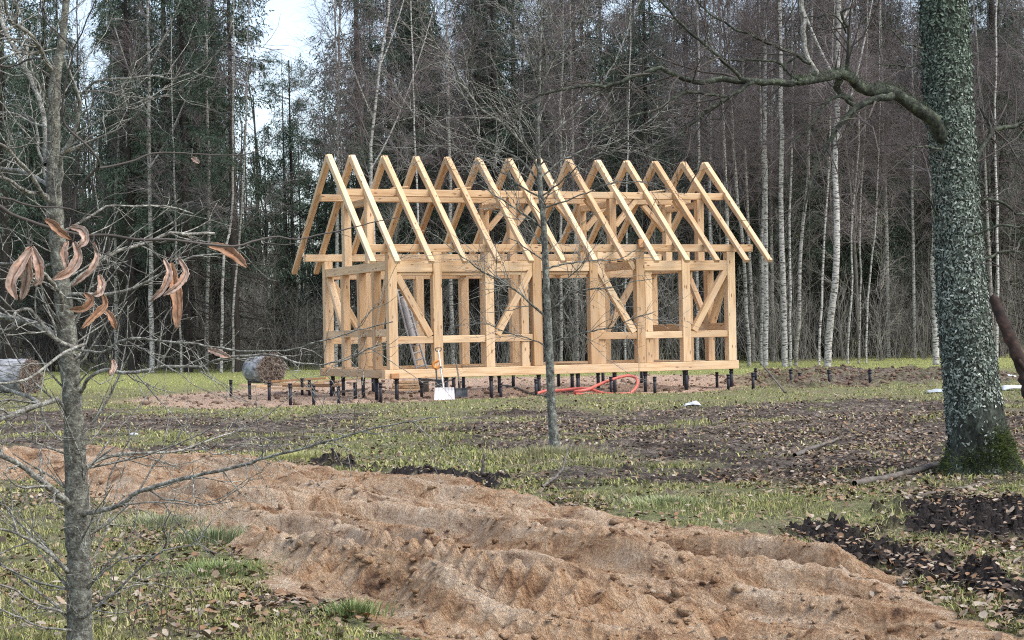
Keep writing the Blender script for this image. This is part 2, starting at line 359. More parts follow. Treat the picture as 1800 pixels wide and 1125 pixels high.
# ------------------------------------------------------------------ ground sheet
yr = np.concatenate([np.linspace(-40, 6.5, 26), 1 / np.linspace(1 / 7.0, 1 / 13.0, 300), 1 / np.linspace(1 / 13.05, 1 / 30., 260), 1 / np.linspace(1 / 30.2, 1 / 92., 150), np.geomspace(96, 900, 26)])
tc_ = np.concatenate([-np.geomspace(4, 0.33, 34), np.linspace(-0.31, 0.31, 860), np.geomspace(0.33, 4, 34)])
Yg, Tg = np.meshgrid(yr, tc_, indexing='ij'); Xg = Tg * np.sqrt((Yg + 1) ** 2 + 25)
Zg = height(Xg, Yg); _, sand, pale, soil, dark, mud = fields(Xg, Yg)
Vg = np.stack([Xg, Yg, Zg], -1).reshape(-1, 3)
# r: sand of the track, g: mud, b: black soil, a: pale sand by the house ; brown soil counted half mud half black
Cg = np.stack([sand, np.clip(mud + soil * 0.75, 0, 1), np.clip(dark + soil * 0.03, 0, 1), pale * (1 - soil)], -1).reshape(-1, 4)
nr, nc = Yg.shape; I = np.arange(nr * nc).reshape(nr, nc)
Q = np.stack([I[:-1, :-1], I[:-1, 1:], I[1:, 1:], I[1:, :-1]], -1).reshape(-1, 4)
smask = (sand.ravel()[Q].mean(1) > 0.5)

m, nt, b = mat('ground_soil_and_sand', 0.95)
va = N(nt, 'ShaderNodeAttribute'); va.attribute_name = 'Col'; sp = N(nt, 'ShaderNodeSeparateColor'); nt.links.new(va.outputs['Color'], sp.inputs[0])
g1 = noise(nt, 0.8, mapped(nt, (1, 1, 1)), 5); g2 = noise(nt, 9, mapped(nt, (1, 1, 1)), 8, 0.75); geo = N(nt, 'ShaderNodeNewGeometry')
def dotv(v):
    d_ = N(nt, 'ShaderNodeVectorMath', operation='DOT_PRODUCT'); nt.links.new(geo.outputs['Position'], d_.inputs[0]); d_.inputs[1].default_value = v; return d_.outputs['Value']
cbx = N(nt, 'ShaderNodeCombineXYZ'); nt.links.new(dotv((0.52 * .55, -0.854 * .55, 0)), cbx.inputs[0]); nt.links.new(dotv((0.854 * 2.6, 0.52 * 2.6, 0)), cbx.inputs[1])
dep = dotv((0, 1, 0))
gs = noise(nt, 1.0, cbx.outputs[0], 7, 0.7, 0.4); gs2 = noise(nt, 4.0, cbx.outputs[0], 6, 0.75, 0.6)
g3 = noise(nt, 42, mapped(nt, (1, 1, 1)), 4, 0.65)
grass = mixc(nt, ramp(nt, g1, [(0.4, (0, 0, 0)), (0.6, (1, 1, 1))]), ramp(nt, g2, [(0.3, (0.17, 0.15, 0.08)), (0.7, (0.36, 0.325, 0.18))]), ramp(nt, g2, [(0.3, (0.15, 0.165, 0.06)), (0.7, (0.34, 0.355, 0.15))]))
grass = mixc(nt, ramp(nt, mth(nt, 'MULTIPLY', dep, 0.01), [(0.50, (0, 0, 0)), (0.62, (.85, .85, .85))]), grass, ramp(nt, g2, [(0.3, (0.24, 0.27, 0.07)), (0.7, (0.46, 0.48, 0.17))]))
sandc = ramp(nt, gs2, [(0.34, (0.13, 0.066, 0.036)), (0.42, (0.43, 0.245, 0.13)), (0.52, (0.63, 0.41, 0.24)), (0.66, (0.72, 0.53, 0.36))])
sanddry = ramp(nt, gs2, [(0.34, (0.27, 0.17, 0.11)), (0.43, (0.60, 0.42, 0.275)), (0.62, (0.80, 0.63, 0.455))])
sandm = mixc(nt, ramp(nt, gs, [(0.46, (0, 0, 0)), (0.58, (0.95, 0.95, 0.95))]), sandc, sanddry)
palec = ramp(nt, g2, [(0.3, (0.44, 0.29, 0.2)), (0.7, (0.68, 0.50, 0.375))])
mudc = ramp(nt, g2, [(0.4, (0.045, 0.033, 0.025)), (0.52, (0.22, 0.178, 0.142)), (0.66, (0.44, 0.39, 0.335))])
mudc = mixc(nt, 1.0, mudc, ramp(nt, noise(nt, 0.7, mapped(nt, (1, 1, 1)), 5, 0.7), [(0.42, (0.42, 0.38, 0.36)), (0.56, (1.05, 1.02, 1.0))]), 'MULTIPLY')
darkc = ramp(nt, g2, [(0.3, (0.018, 0.014, 0.013)), (0.7, (0.07, 0.055, 0.05))])
c = mixc(nt, sp.outputs[1], grass, mudc); c = mixc(nt, va.outputs['Alpha'], c, palec); c = mixc(nt, sp.outputs[2], c, darkc); c = mixc(nt, sp.outputs[0], c, sandm)
c = mixc(nt, 1.0, c, ramp(nt, g3, [(0.35, (0.75,) * 3), (0.65, (1.18,) * 3)]), 'MULTIPLY')
nt.links.new(c, b.inputs['Base Color']); bump(nt, b, mth(nt, 'ADD', g3, mth(nt, 'MULTIPLY', mth(nt, 'ADD', g2, gs2), 2.0)), 1.0, 0.06)
M_GROUND = m
def sub_mesh(name, mask):
    q = Q[mask]; u, inv = np.unique(q, return_inverse=True)
    return mesh_np(name, Vg[u], [inv.reshape(-1, 4)], M_GROUND, True, Cg[u])
link('ground', sub_mesh('ground', ~smask), kind='structure')
link('sand_track', sub_mesh('sand_track', smask), kind='structure')
del Vg, Cg, Q

# ------------------------------------------------------------------ grass, litter, clods
def scatter(n, y0, y1, pw=1.0, half=0.315):
    u = rng.uniform(0, 1, n); a = 1 - pw
    y = (y0 ** a + u * (y1 ** a - y0 ** a)) ** (1 / a) if abs(a) > 1e-6 else y0 * (y1 / y0) ** u
    x = rng.uniform(-half, half, n) * (y + 2); return x, y
def grass_mesh(n, y0, y1, pw, hgt, wd, keep, name, far=False):
    x, y = scatter(n, y0, y1, pw); tr, sa, pa, so, da, mu = fields(x, y)
    cl = fbm(x * 1.8, y * 1.8, 3, 200)
    pk = (1 - sa) ** 2 * (1 - da) * (1 - 0.93 * mu) * (1 - 0.9 * np.clip(pa + so, 0, 1)) * (0.25 + 1.6 * ss(0.35, 0.65, cl))
    k = rng.uniform(0, 1, n) < pk * keep; x, y, mu, cl = x[k], y[k], mu[k], cl[k]; n = len(x)
    z = height(x, y) - 0.01
    h = hgt * rng.uniform(0.4, 1.3, n) * (0.6 + 0.9 * ss(0.4, 0.65, cl)); a = rng.uniform(0, 2 * math.pi, n); ln = rng.uniform(0.1, 0.9, n)
    aw = rng.uniform(0, 2 * math.pi, n); w_ = wd * rng.uniform(0.6, 1.4, n)
    dx, dy = np.cos(a) * ln, np.sin(a) * ln; wx, wy = np.cos(aw) * w_, np.sin(aw) * w_
    B = np.stack([x, y, z], 1); o = np.stack([wx, wy, 0 * wx], 1)
    M1 = B + np.stack([dx * h * .4, dy * h * .4, h * .6], 1); T = B + np.stack([dx * h * 1.1, dy * h * 1.1, h * rng.uniform(.7, 1, n)], 1)
    V = np.stack([B - o, B + o, M1 + o * .7, M1 - o * .7, T], 1).reshape(-1, 3); i = np.arange(n)[:, None] * 5
    pal_ = np.array([[0.25, 0.26, 0.09], [0.37, 0.36, 0.13], [0.42, 0.37, 0.20], [0.17, 0.19, 0.065], [0.46, 0.39, 0.23]])
    pr = np.stack([0.26 + 0 * cl, 0.22 + 0 * cl, 0.22 - 0.12 * ss(.4, .65, cl), 0.16 + 0.1 * cl, 0.14 - 0.1 * ss(.4, .65, cl)], 1); pr /= pr.sum(1, keepdims=True)
    ci = (rng.uniform(0, 1, n)[:, None] > np.cumsum(pr, 1)).sum(1).clip(0, 4)
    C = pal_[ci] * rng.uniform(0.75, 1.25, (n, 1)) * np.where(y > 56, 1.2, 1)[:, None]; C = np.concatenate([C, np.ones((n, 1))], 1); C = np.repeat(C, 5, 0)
    return mesh_np(name, V, [i + np.array([[0, 1, 2, 3]]), i + np.array([[3, 2, 4]])], M_GRASS, False, C)
link('grass', grass_mesh(170000, 7.6, 17, 1.0, 0.042, 0.0032, 1, 'grass'), label='short green and straw coloured grass on the near ground beside the sand track', cat='grass', kind='stuff')
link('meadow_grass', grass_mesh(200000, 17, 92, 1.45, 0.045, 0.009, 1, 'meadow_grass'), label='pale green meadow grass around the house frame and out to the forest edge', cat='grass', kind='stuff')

def litter(n, y0, y1, pw, size, name):
    x, y = scatter(n, y0, y1, pw); tr, sa, pa, so, da, mu = fields(x, y); cl = fbm(x * 0.9, y * 0.9, 3, 300)
    right = ss(-2.5, 1.5, x); pk = (1 - 0.996 * sa) * (1 - 0.9 * pa) * (1 - .9 * so) * (0.13 + 0.42 * right + 0.5 * ss(.45, .65, cl)) * (1 - 0.45 * da) * np.where(y > 35, .35 + .65 * mu, 1) * (1 + 1.6 * ss(11.5, 9.5, y)) * (.25 + 1.1 * ss(.38, .62, fbm(x * .8 + 9, y * .35, 3, 333)))
    k = rng.uniform(0, 1, n) < pk; x, y = x[k], y[k]; n = len(x); z = height(x, y) + rng.uniform(0.004, 0.03, n)
    a = rng.uniform(0, 2 * math.pi, n); s = size * rng.uniform(0.5, 1.25, n); cu = rng.uniform(-0.1, 0.6, n); tl = rng.normal(0, 0.35, n); tl2 = rng.normal(0, .3, n)
    # leaf outline : midrib 0..1, half width .33 ; sides folded by cu
    tpl = np.array([[-.5, 0, 0], [-.2, -.30, 1], [.25, -.26, 1], [.5, 0, 0], [.25, .26, 1], [-.2, .30, 1]])
    L = tpl[None] * np.ones((n, 1, 1)); X0 = L[..., 0] * s[:, None]; Y0 = L[..., 1] * s[:, None]; Z0 = L[..., 2] * (cu * s * 0.35)[:, None] + X0 * tl[:, None] + Y0 * tl2[:, None]
    ca, sa_ = np.cos(a)[:, None], np.sin(a)[:, None]
    V = np.stack([x[:, None] + X0 * ca - Y0 * sa_, y[:, None] + X0 * sa_ + Y0 * ca, z[:, None] + Z0 + 0.2 * np.abs(X0)], -1).reshape(-1, 3)
    i = np.arange(n)[:, None] * 6
    pal_ = np.array([[0.29, 0.205, 0.135], [0.20, 0.135, 0.09], [0.35, 0.26, 0.18], [0.09, 0.065, 0.048], [0.43, 0.36, 0.28], [0.28, 0.165, 0.09]])
    C = pal_[rng.integers(0, 6, n)] * rng.uniform(.5, 1.0, (n, 1)); C = np.repeat(np.concatenate([C, np.ones((n, 1))], 1), 6, 0)
    return mesh_np(name, V, [i + np.array([[0, 1, 2, 3]]), i + np.array([[0, 3, 4, 5]])], M_LEAF, False, C)
link('leaf_litter', litter(70000, 7.6, 22, 1.0, 0.05, 'leaf_litter'), label='brown fallen leaves scattered thickly over the near ground', cat='fallen leaves', kind='stuff')
link('distant_leaf_litter', litter(46000, 22, 46, 1.0, 0.056, 'distant_leaf_litter'), label='brown fallen leaves scattered over the churned ground before the house', cat='fallen leaves', kind='stuff')

ico = None
def clod_tpl():
    bm = bmesh.new(); bmesh.ops.create_icosphere(bm, subdivisions=1, radius=1); V = np.array([v.co[:] for v in bm.verts]); Fc = np.array([[v.index for v in f.verts] for f in bm.faces]); bm.free(); return V, Fc
CT = clod_tpl()
def clods(x, y, s, m_, name):
    n = len(x); V, Fc = CT; z = height(x, y)
    W = V[None] * (s[:, None, None] * rng.uniform(.55, 1.35, (n, len(V), 1))) * np.stack([rng.uniform(.7, 1.3, n), rng.uniform(.7, 1.3, n), rng.uniform(.4, .8, n)], 1)[:, None]
    W = W + np.stack([x, y, z + s * 0.15], 1)[:, None]
    f = Fc[None] + (np.arange(n) * len(V))[:, None, None]
    return mesh_np(name, W.reshape(-1, 3), [f.reshape(-1, 3)], m_, False)
x, y = scatter(60000, 7.6, 34, 1.0); f_ = fields(x, y); pk = (f_[4] * 0.9 + f_[5] * 0.16) * (1 - f_[1]) ** 3
k = rng.uniform(0, 1, len(x)) < pk; x, y = x[k], y[k]
link('black_soil_clods', clods(x, y, rng.gamma(2.2, 0.006, len(x)).clip(.005, .03), M_CLOD, 'black_soil_clods'), label='black crumbly soil clods turned up along the edge of the sand track', cat='soil', kind='stuff')
x, y = scatter(60000, 36, 66, 1.0); f_ = fields(x, y); k = rng.uniform(0, 1, len(x)) < f_[3] * 0.5 + f_[2] * 0.10; x, y = x[k], y[k]
link('brown_soil_clods', clods(x, y, rng.gamma(2.0, 0.016, len(x)).clip(.012, .09), M_CLODB, 'brown_soil_clods'), label='brown lumpy soil heaped beside and beyond the house frame', cat='soil', kind='stuff')
x, y = scatter(26000, 7.6, 22, 1.0); f_ = fields(x, y); k = rng.uniform(0, 1, len(x)) < f_[1] * 0.5 * (vnoise(x * 2, y * 2, 400) > .45); x, y = x[k], y[k]
link('sand_crumbs', clods(x, y, rng.gamma(2.0, 0.007, len(x)).clip(.005, .05), M_GROUND, 'sand_crumbs'), label='small crumbs of damp sand lying loose on the sand track', cat='sand', kind='stuff')
ob = bpy.data.objects['sand_crumbs'].data; ca = ob.color_attributes.new('Col', 'FLOAT_COLOR', 'POINT'); ca.data.foreach_set('color', np.tile([1, 0, 0, 0], len(ob.vertices)).astype(np.float32))

def tuft(cx, cy, rad, n, h, tones, label):
    a = rng.uniform(0, 6.28, n); n = int(n * .6); a = a[:n]; r = rad * np.abs(rng.normal(0, .55, n)); x = cx + r * np.cos(a); y = cy + r * np.sin(a); z = height(x, y) - .01
    hh = h * rng.uniform(.5, 1.2, n); ln = rng.uniform(.1, .8, n) * hh; B = np.stack([x, y, z], 1); aw = rng.uniform(0, 6.28, n); o = np.stack([np.cos(aw), np.sin(aw), 0 * aw], 1) * .0035
    M1 = B + np.stack([np.cos(a) * ln * .4, np.sin(a) * ln * .4, hh * .6], 1); T = B + np.stack([np.cos(a) * ln, np.sin(a) * ln, hh * .9], 1)
    V = np.stack([B - o, B + o, M1 + o * .7, M1 - o * .7, T], 1).reshape(-1, 3); i = np.arange(n)[:, None] * 5
    C = np.array(tones)[rng.integers(0, len(tones), n)] * rng.uniform(.75, 1.2, (n, 1)); C = np.repeat(np.concatenate([C, np.ones((n, 1))], 1), 5, 0)
    link('grass_tuft', mesh_np('grass_tuft', V, [i + np.array([[0, 1, 2, 3]]), i + np.array([[3, 2, 4]])], M_GRASS, False, C), None, label, 'grass', kind='stuff')
STRAW = [[.34, .30, .18], [.42, .36, .23], [.26, .25, .13], [.25, .27, .12]]; GREEN = [[.14, .20, .07], [.21, .27, .10], [.29, .33, .13]]
q = gnd(960, 800); tuft(q.x, q.y, 1.0, 2600, .12, STRAW, 'straw coloured dry grass tuft round the foot of the slender tree')
q = gnd(1030, 815); tuft(q.x, q.y, .8, 1000, .09, STRAW, 'straw coloured grass patch right of the foot of the slender tree')
q = gnd(622, 1082); tuft(q.x, q.y, .2, 900, .09, GREEN, 'bright green grass tuft in the near sand, right of the leafy strip')
q = gnd(375, 955); tuft(q.x, q.y, .28, 1500, .13, [[.13, .18, .08], [.2, .25, .12], [.3, .3, .17]], 'grey green grass tuft at the left edge of the sand track')
q = gnd(275, 925); tuft(q.x, q.y, .45, 1800, .12, [[.2, .24, .13], [.3, .32, .18], [.36, .34, .2]], 'grey green grass tuft between the maple trunk and the sand track')
q = gnd(380, 1005); tuft(q.x, q.y, .4, 1800, .07, GREEN, 'bright green grass patch left of the pale sand lobe')
q = gnd(520, 806); tuft(q.x, q.y, .9, 2500, .11, [[.3, .34, .12], [.42, .42, .18], [.5, .45, .2]], 'yellow green grass patch above the far edge of the sand track')
q = gnd(1170, 890); tuft(q.x, q.y, .5, 1800, .08, [[.25, .3, .14], [.36, .38, .2]], 'pale green grass patch on the mud above the sand track')

# ------------------------------------------------------------------ forest
R4 = lambda s: np.random.default_rng(s)
def trunk_line(h, lean, seed, K=14, wob=0.12):
    g = R4(seed); t = np.linspace(0, 1, K); a = g.uniform(0, 6.28)
    x = lean * t * h + np.cumsum(g.normal(0, wob, K)) * t * 0.6; y = np.cumsum(g.normal(0, wob, K)) * t * 0.6
    return np.stack([x, y, t * h - 0.15], 1)
def birch_crown(P, R, seed, n1=40, n2=420, n3=3800, t0=0.3, dens=1.0):
    g = R4(seed); A = Acc(); TP, TR = P[None], R[None]
    B, BR = grow(TP, TR, n1, (1.6, 4.6), (.45, .95), 6, .12, .10, t0, .98, .42, .008, .6, rg=g)
    C, CRr = grow(B, BR, n2, (.7, 2.0), (.4, 1.0), 5, .18, -.02, .15, 1, .5, .005, .3, rg=g)
    D, DR = grow(np.concatenate([C]), CRr, n3, (.4, 1.25), (.2, .9), 4, .16, -.16, .1, 1, .6, .0045, .2, rg=g)
    for p, r in ((B, BR), (C, CRr), (D, DR)): A.add(*tube_batch(p, r, 3))
    return A
def mk_tree(name, trunk_mesh, crown_mesh, loc, label=None, cat='tree', group=None, trunkname='trunk', rz=0, sc_=1.0):
    r = link(name, None, None, label, cat, group); r.location = loc; r.rotation_euler = (0, 0, rz); r.scale = (sc_,) * 3
    link(trunkname, trunk_mesh, r); link('crown', crown_mesh, r); return r
def trunk_mesh(P, R, m_, sides=8, nm='trunk'):
    return Acc().add(*tube_batch(P[None], R[None], sides)).mesh(nm, m_, True)

def spruce_meshes(h, seed, Lm=2.6, z0=1.0, dens=1.0, dead=0.22):
    g = R4(seed); P = trunk_line(h, 0, seed, 12, .02); R = np.linspace(h * 0.0085, 0.01, 12)
    n = int(165 * dens); z = z0 + (h - z0 - .3) * np.sort(g.uniform(0, 1, n)) ** 0.95; t = z / h
    L = Lm * (1 - t) ** 0.75 * g.uniform(.6, 1.15, n) + .25; az = g.uniform(0, 2 * math.pi, n)
    K = 6; u = np.linspace(0, 1, K); rad = L[:, None] * u; dr = g.uniform(.15, .5, n)[:, None]
    zz = z[:, None] - rad * dr + 0.32 * rad * u ** 2 * g.uniform(.2, 1, n)[:, None]
    BP = np.stack([np.cos(az)[:, None] * rad, np.sin(az)[:, None] * rad, zz], -1); BP[:, 1:] += g.normal(0, .06, (n, K - 1, 3))
    BR = np.maximum((0.012 + 0.008 * L)[:, None] * (1 - .8 * u)[None], .004)
    A = Acc().add(*tube_batch(BP, BR, 3)); live = t > dead * g.uniform(.6, 1.3, n)
    dd = np.where(~live)[0]
    if len(dd): q, r = grow(BP[dd], BR[dd], 12 * len(dd), (.3, .9), (.4, 1), 3, .2, -.1, .2, 1, .5, .004, .3, rg=g); A.add(*tube_batch(q, r, 3))
    lv = np.where(live)[0]
    S, SRr = grow(BP[lv], BR[lv], 21 * len(lv), (.45, 1.1), (.7, 1.2), 4, .12, -.35, .18, 1, .5, .004, .35, rg=g)
    crown_br = A
    # needle sprays: slim blades set along the side shoots
    m_ = 10; ns = len(S); tt = g.uniform(0.05, 1, (ns, m_)); f = tt * 3; i = np.clip(f.astype(int), 0, 2); uu = (f - i)[..., None]
    ar = np.arange(ns)[:, None]; C0 = S[ar, i] * (1 - uu) + S[ar, i + 1] * uu; T = S[ar, i + 1] - S[ar, i]; T /= np.linalg.norm(T, axis=-1, keepdims=True) + 1e-9
    C0 = C0.reshape(-1, 3); T = T.reshape(-1, 3); nn = len(C0)
    d = T + g.normal(0, .45, (nn, 3)); d[:, 2] -= .3; d /= np.linalg.norm(d, axis=1, keepdims=True); q = np.cross(d, g.normal(size=(nn, 3))); q /= np.linalg.norm(q, axis=1, keepdims=True) + 1e-9
    ln = g.uniform(.07, .2, nn)[:, None]; wd = g.uniform(.012, .03, nn)[:, None]
    V = np.stack([C0, C0 + d * ln * .5 + q * wd, C0 + d * ln, C0 + d * ln * .5 - q * wd], 1).reshape(-1, 3)
    NA = Acc().add(V, np.arange(nn * 4).reshape(-1, 4))
    crown_br.add(*tube_batch(P[None], R[None], 7)); return crown_br.mesh('trunk', M_BARKD), NA.mesh('foliage', M_NEEDLE)
def sapling_mesh(h, seed, n1=26, n2=260, nst=1):
    g = R4(seed); tr = Acc(); A = Acc(); Ps = []; Rs = []
    for k in range(nst):
        P = trunk_line(h * g.uniform(.7, 1), g.uniform(-.12, .12), seed * 7 + k, 12, .07); P[:, 1] += g.uniform(-.05, .05) * P[:, 2]; P[:, :2] += g.normal(0, .12, 2) * (nst > 1)
        Ps.append(P); Rs.append(np.linspace(.006 * h ** .8 + .008, .005, 12))
    Ps = np.array(Ps); Rs = np.array(Rs); tr.add(*tube_batch(Ps, Rs, 5))
    B, BR = grow(Ps, Rs, n1, (.5, 2.2), (.4, 1.0), 5, .16, .08, .1, .98, .55, .006, .4, rg=g)
    C, CRr = grow(B, BR, n2, (.3, 1.0), (.4, 1.1), 4, .22, .03, .1, 1, .6, .0045, .3, rg=g)
    A.add(*tube_batch(B, BR, 3)).add(*tube_batch(C, CRr, 3))
    return tr.mesh('trunk', M_BARKG, True), A.mesh('twigs', M_TWIGG)

def edge_y(x): return 76.5 + max(0.0, -x) * 0.55
def px_of(x, y): return 900 + F * x / y

# featured birches along the forest edge, one by one: base pixel, path upward, width, label
FB = [
 ([(1318, 643), (1310, 500), (1303, 420), (1293, 300), (1286, 180), (1280, 0), (1277, -200)], 7, 'slim white birch curving up just right of the house frame eave', 0),
 ([(1338, 642), (1338, 500), (1341, 350), (1336, 150), (1334, -150)], 6, 'greyish thin birch between two whiter birches right of the house frame', 0),
 ([(1347, 644), (1347, 500), (1346, 375), (1346, 200), (1348, 0), (1350, -230)], 10, 'straight white birch second nearest to the right end of the house frame', 0),
 ([(1380, 646), (1377, 500), (1375, 375), (1373, 200), (1371, 0), (1369, -260)], 11, 'tall straight white birch with dark bands, thickest of the group right of the house', 0),
 ([(1389, 644), (1388, 500), (1389, 400), (1393, 250), (1396, -100)], 5, 'thin pale birch hugging the right side of a thicker white birch', 0),
 ([(1400, 645), (1404, 520), (1408, 430), (1417, 360), (1424, 200), (1428, -80)], 8, 'white birch leaning right above bare undergrowth, left of the forked birch', 0),
 ([(1440, 644), (1446, 540), (1452, 420), (1461, 250), (1465, 0)], 5, 'very thin birch just left of the leaning forked birch', 0),
 ([(1455, 646), (1461, 560), (1468, 480), (1472, 400), (1469, 300), (1473, 190), (1476, 60), (1478, -220)], 14, 'stout leaning white birch with a fork, midway between house frame and mossy tree', 1),
 ([(1524, 640), (1528, 520), (1540, 400), (1548, 250), (1552, 0)], 4, 'thin grey birch leaning right in the gap beside the mossy tree', 0),
 ([(1509, 640), (1512, 520), (1513, 400), (1520, 200), (1524, -50)], 4, 'thin straight grey birch behind low twiggy brush, right of the forked birch', 0),
 ([(1645, 641), (1643, 500), (1639, 375), (1634, 200), (1630, -100)], 13, 'white birch with black bands half hidden behind the mossy tree trunk', 0),
 ([(1227, 650), (1227, 400), (1227, 200), (1226, -60)], 6, 'white birch rising behind the right end of the rafters', 0),
 ([(1251, 650), (1250, 400), (1253, 200), (1256, -60)], 6, 'greyish birch behind the last two rafters', 0),
 ([(364, 652), (368, 500), (369, 375), (367, 200), (366, 60), (364, -120)], 8, 'straight white birch standing left of the wrapped bale', 0),
 ([(389, 655), (391, 540), (396, 450), (404, 380), (410, 250), (412, 60)], 6, 'thin white birch rising directly behind the left edge of the bale', 0),
 ([(409, 656), (413, 540), (419, 450), (430, 300), (434, 80)], 5, 'thinner white birch nearest the bale top', 0),
 ([(320, 655), (317, 600), (313, 500), (309, 380), (304, 180)], 5, 'thin pale birch below the hanging orange leaf', 0),
 ([(268, 655), (264, 520), (262, 375), (263, 250), (262, 130), (258, 20), (256, -150)], 10, 'grey white birch with a many-pronged fork at upper left', 1),
 ([(205, 655), (203, 500), (204, 370), (207, 200), (210, 20)], 7, 'mottled grey birch between the near maple trunk and the forked birch', 0),
 ([(592, 655), (593, 450), (594, 280), (597, 100), (603, -120)], 7, 'white birch seen through the first pair of rafters', 0),
 ([(604, 655), (603, 450), (600, 280), (590, 120), (588, -120)], 5, 'slim reddish birch rising beside the second rafter peak', 0),
 ([(655, 655), (657, 450), (652, 290), (658, 200), (671, 90), (683, 10), (690, -120)], 8, 'pale birch with a bend rising above the third rafter peak', 1),
 ([(1100, 650), (1100, 450), (1104, 250), (1110, 50), (1112, -100)], 4, 'faint thin birch above the middle right rafters', 0),
 ([(985, 650), (986, 400), (985, 240), (990, 60), (992, -100)], 6, 'grey trunked birch just right of the slender trunk before the house', 0),
 ([(1752, 645), (1755, 450), (1753, 250), (1752, 60), (1751, -150)], 6, 'pale birch in the strip of forest right of the mossy tree', 0),
 ([(1490, 642), (1496, 520), (1500, 400), (1508, 250), (1506, 0)], 4, 'spindly white birch between the forked birch and thin grey birches', 0),
 ([(735, 655), (735, 400), (728, 200), (722, 0)], 5, 'dull white birch behind the fourth rafter', 0),
]
birch_lib = []
for i, (pts, wpx, lab, fork) in enumerate(FB):
    b0 = gnd(*pts[0]); D = max(b0.y, edge_y(b0.x) - 6) if i > 10 else b0.y
    D = min(D, 88); Wp = np.array([list(at(x_, y_, D)) for x_, y_ in pts]); base = Vector((Wp[0, 0], D, 0))
    L = Wp - np.array(base); L[0, 2] = -0.2
    g = R4(900 + i); ext = L[-1] + (L[-1] - L[-2]) / max(1e-3, abs(L[-1][2] - L[-2][2])) * 4.0; L = np.vstack([L, ext]); L[1:, 1] += g.normal(0, .25, len(L) - 1)
    P = smooth_poly(L, 22); P += g.normal(0, .02, P.shape); R = wr(wpx * .86, D) * np.linspace(1.1, .22, 22) ** 0.8
    tr = Acc().add(*tube_batch(P[None], R[None], 8))
    if fork:
        for q in range(3 if fork else 0):
            s0 = P[8 + q * 2]; dd = np.array([(1 if q % 2 == 0 else -1) * g.uniform(.5, .9), g.uniform(-.3, .3), 1.2]); FP = np.array([s0 + dd * k_ + np.array([0, 0, .25 * k_ * k_]) for k_ in np.linspace(0, 3.2, 8)]); tr.add(*tube_batch(FP[None], np.linspace(R[9] * .6, .02, 8)[None], 6))
    r = link('birch_tree', None, None, lab, 'birch', None); r.location = base
    link('trunk', tr.mesh('trunk', M_BIRCH, True), r)
    k_ = (.5 if wpx < 6 else .9) * (.55 if i in (13, 14, 15, 16) else 1) * (.7 if i == 17 else 1) * (1.5 if i in (19, 20) else 1)
    link('crown', birch_crown(P, R, 50 + i, int(34 * k_), int(330 * k_), int(2300 * k_), .32).mesh('crown', M_TWIGP), r)

# background trees from a few patterns, copied
def library(kind):
    out = []
    if kind == 'birch':
        for s in range(4):
            h = [21, 24, 19, 23][s]; P = trunk_line(h, [.01, -.02, .03, 0][s], 300 + s, 16, .12); R = np.linspace(.10, .02, 16)
            out.append([('trunk', trunk_mesh(P, R, M_BARKG if s == 2 else M_BIRCH)), ('crown', birch_crown(P, R, 310 + s, 48, 500, 4200, .25).mesh('crown', M_TWIGP))])
    if kind == 'spruce':
        for s in range(5):
            t, nd = spruce_meshes([22, 26, 19, 24, 28][s], 400 + s, [2.5, 3.0, 2.2, 2.7, 3.2][s], 1.0, 1.0, [.2, .28, .15, .3, .22][s]); out.append([('trunk', t), ('foliage', nd)])
    if kind == 'sapling':
        for s in range(7):
            t, tw = sapling_mesh([5, 7, 9, 4, 8, 11, 3.5][s], 500 + s, [30, 34, 40, 28, 40, 46, 40][s], [300, 360, 420, 300, 420, 460, 420][s], [2, 1, 1, 3, 2, 1, 4][s]); out.append([('trunk', t), ('twigs', tw)])
    return out
def plant(lib, k, name, x, y, s, lab, cat, grp):
    r = link(name, None, None, lab, cat, grp); r.location = (x, y, 0); r.rotation_euler = (0, 0, random.uniform(0, 6.28)); r.scale = (s, s, s * random.uniform(.92, 1.1))
    for nm, me in lib[k]: link(nm, me, r)
    return r
LB, LS, LP = library('birch'), library('spruce'), library('sapling')
# hand placed spruces that frame the gap of sky
for px, D, s, k, lab in [(505, 126, .80, 4, 'distant spruce tip left of centre in the sky gap'), (414, 81, 1.0, 1, 'tall dark spruce with drooping boughs at the left of the sky gap'), (638, 83, 1.05, 4, 'tall dark spruce at the right of the sky gap'), (350, 90, .95, 3, 'dark spruce one step left of the spruce by the sky gap'),
                         (240, 96, .9, 0, 'spruce behind the forked birch at upper left'), (60, 98, .9, 3, 'spruce behind the maple at the far left'), (1215, 90, 1.05, 1, 'dark spruce behind the right end of the rafters'), (533, 118, .88, 2, 'far spruce whose tip shows low in the sky gap'), (576, 104, .80, 2, 'narrow spruce closing the low right side of the sky gap'), (470, 98, .70, 2, 'narrow spruce closing the low left side of the sky gap'), (1560, 92, 1.0, 0, 'spruce in the forest just left of the mossy tree')]:
    plant(LS, k, 'spruce_tree', (px - 900) * D / F, D, s, lab, 'spruce', None)
for px, D, s, k, lab in [(12, 86, 1.1, 4, 'tall spruce behind the upper left limbs of the maple'), (88, 92, 1.1, 1, 'tall spruce seen between the two upper stems of the maple'), (232, 84, 1.05, 3, 'dark spruce just left of the forked grey birch'), (298, 90, 1.1, 4, 'tall spruce between the forked birch and the straight white birch'), (330, 84, 1.0, 1, 'full dark spruce directly left of the straight white birch'), (385, 92, 1.1, 4, 'tall spruce just right of the straight white birch')]:
    plant(LS, k, 'spruce_tree', (px - 900) * D / F, D, s, lab, 'spruce', None)
pts_ = []
def ok(x, y, d):
    for a, b_ in pts_:
        if (a - x) ** 2 + (b_ - y) ** 2 < d * d: return False
    pts_.append((x, y)); return True
n = 0; tries = 0
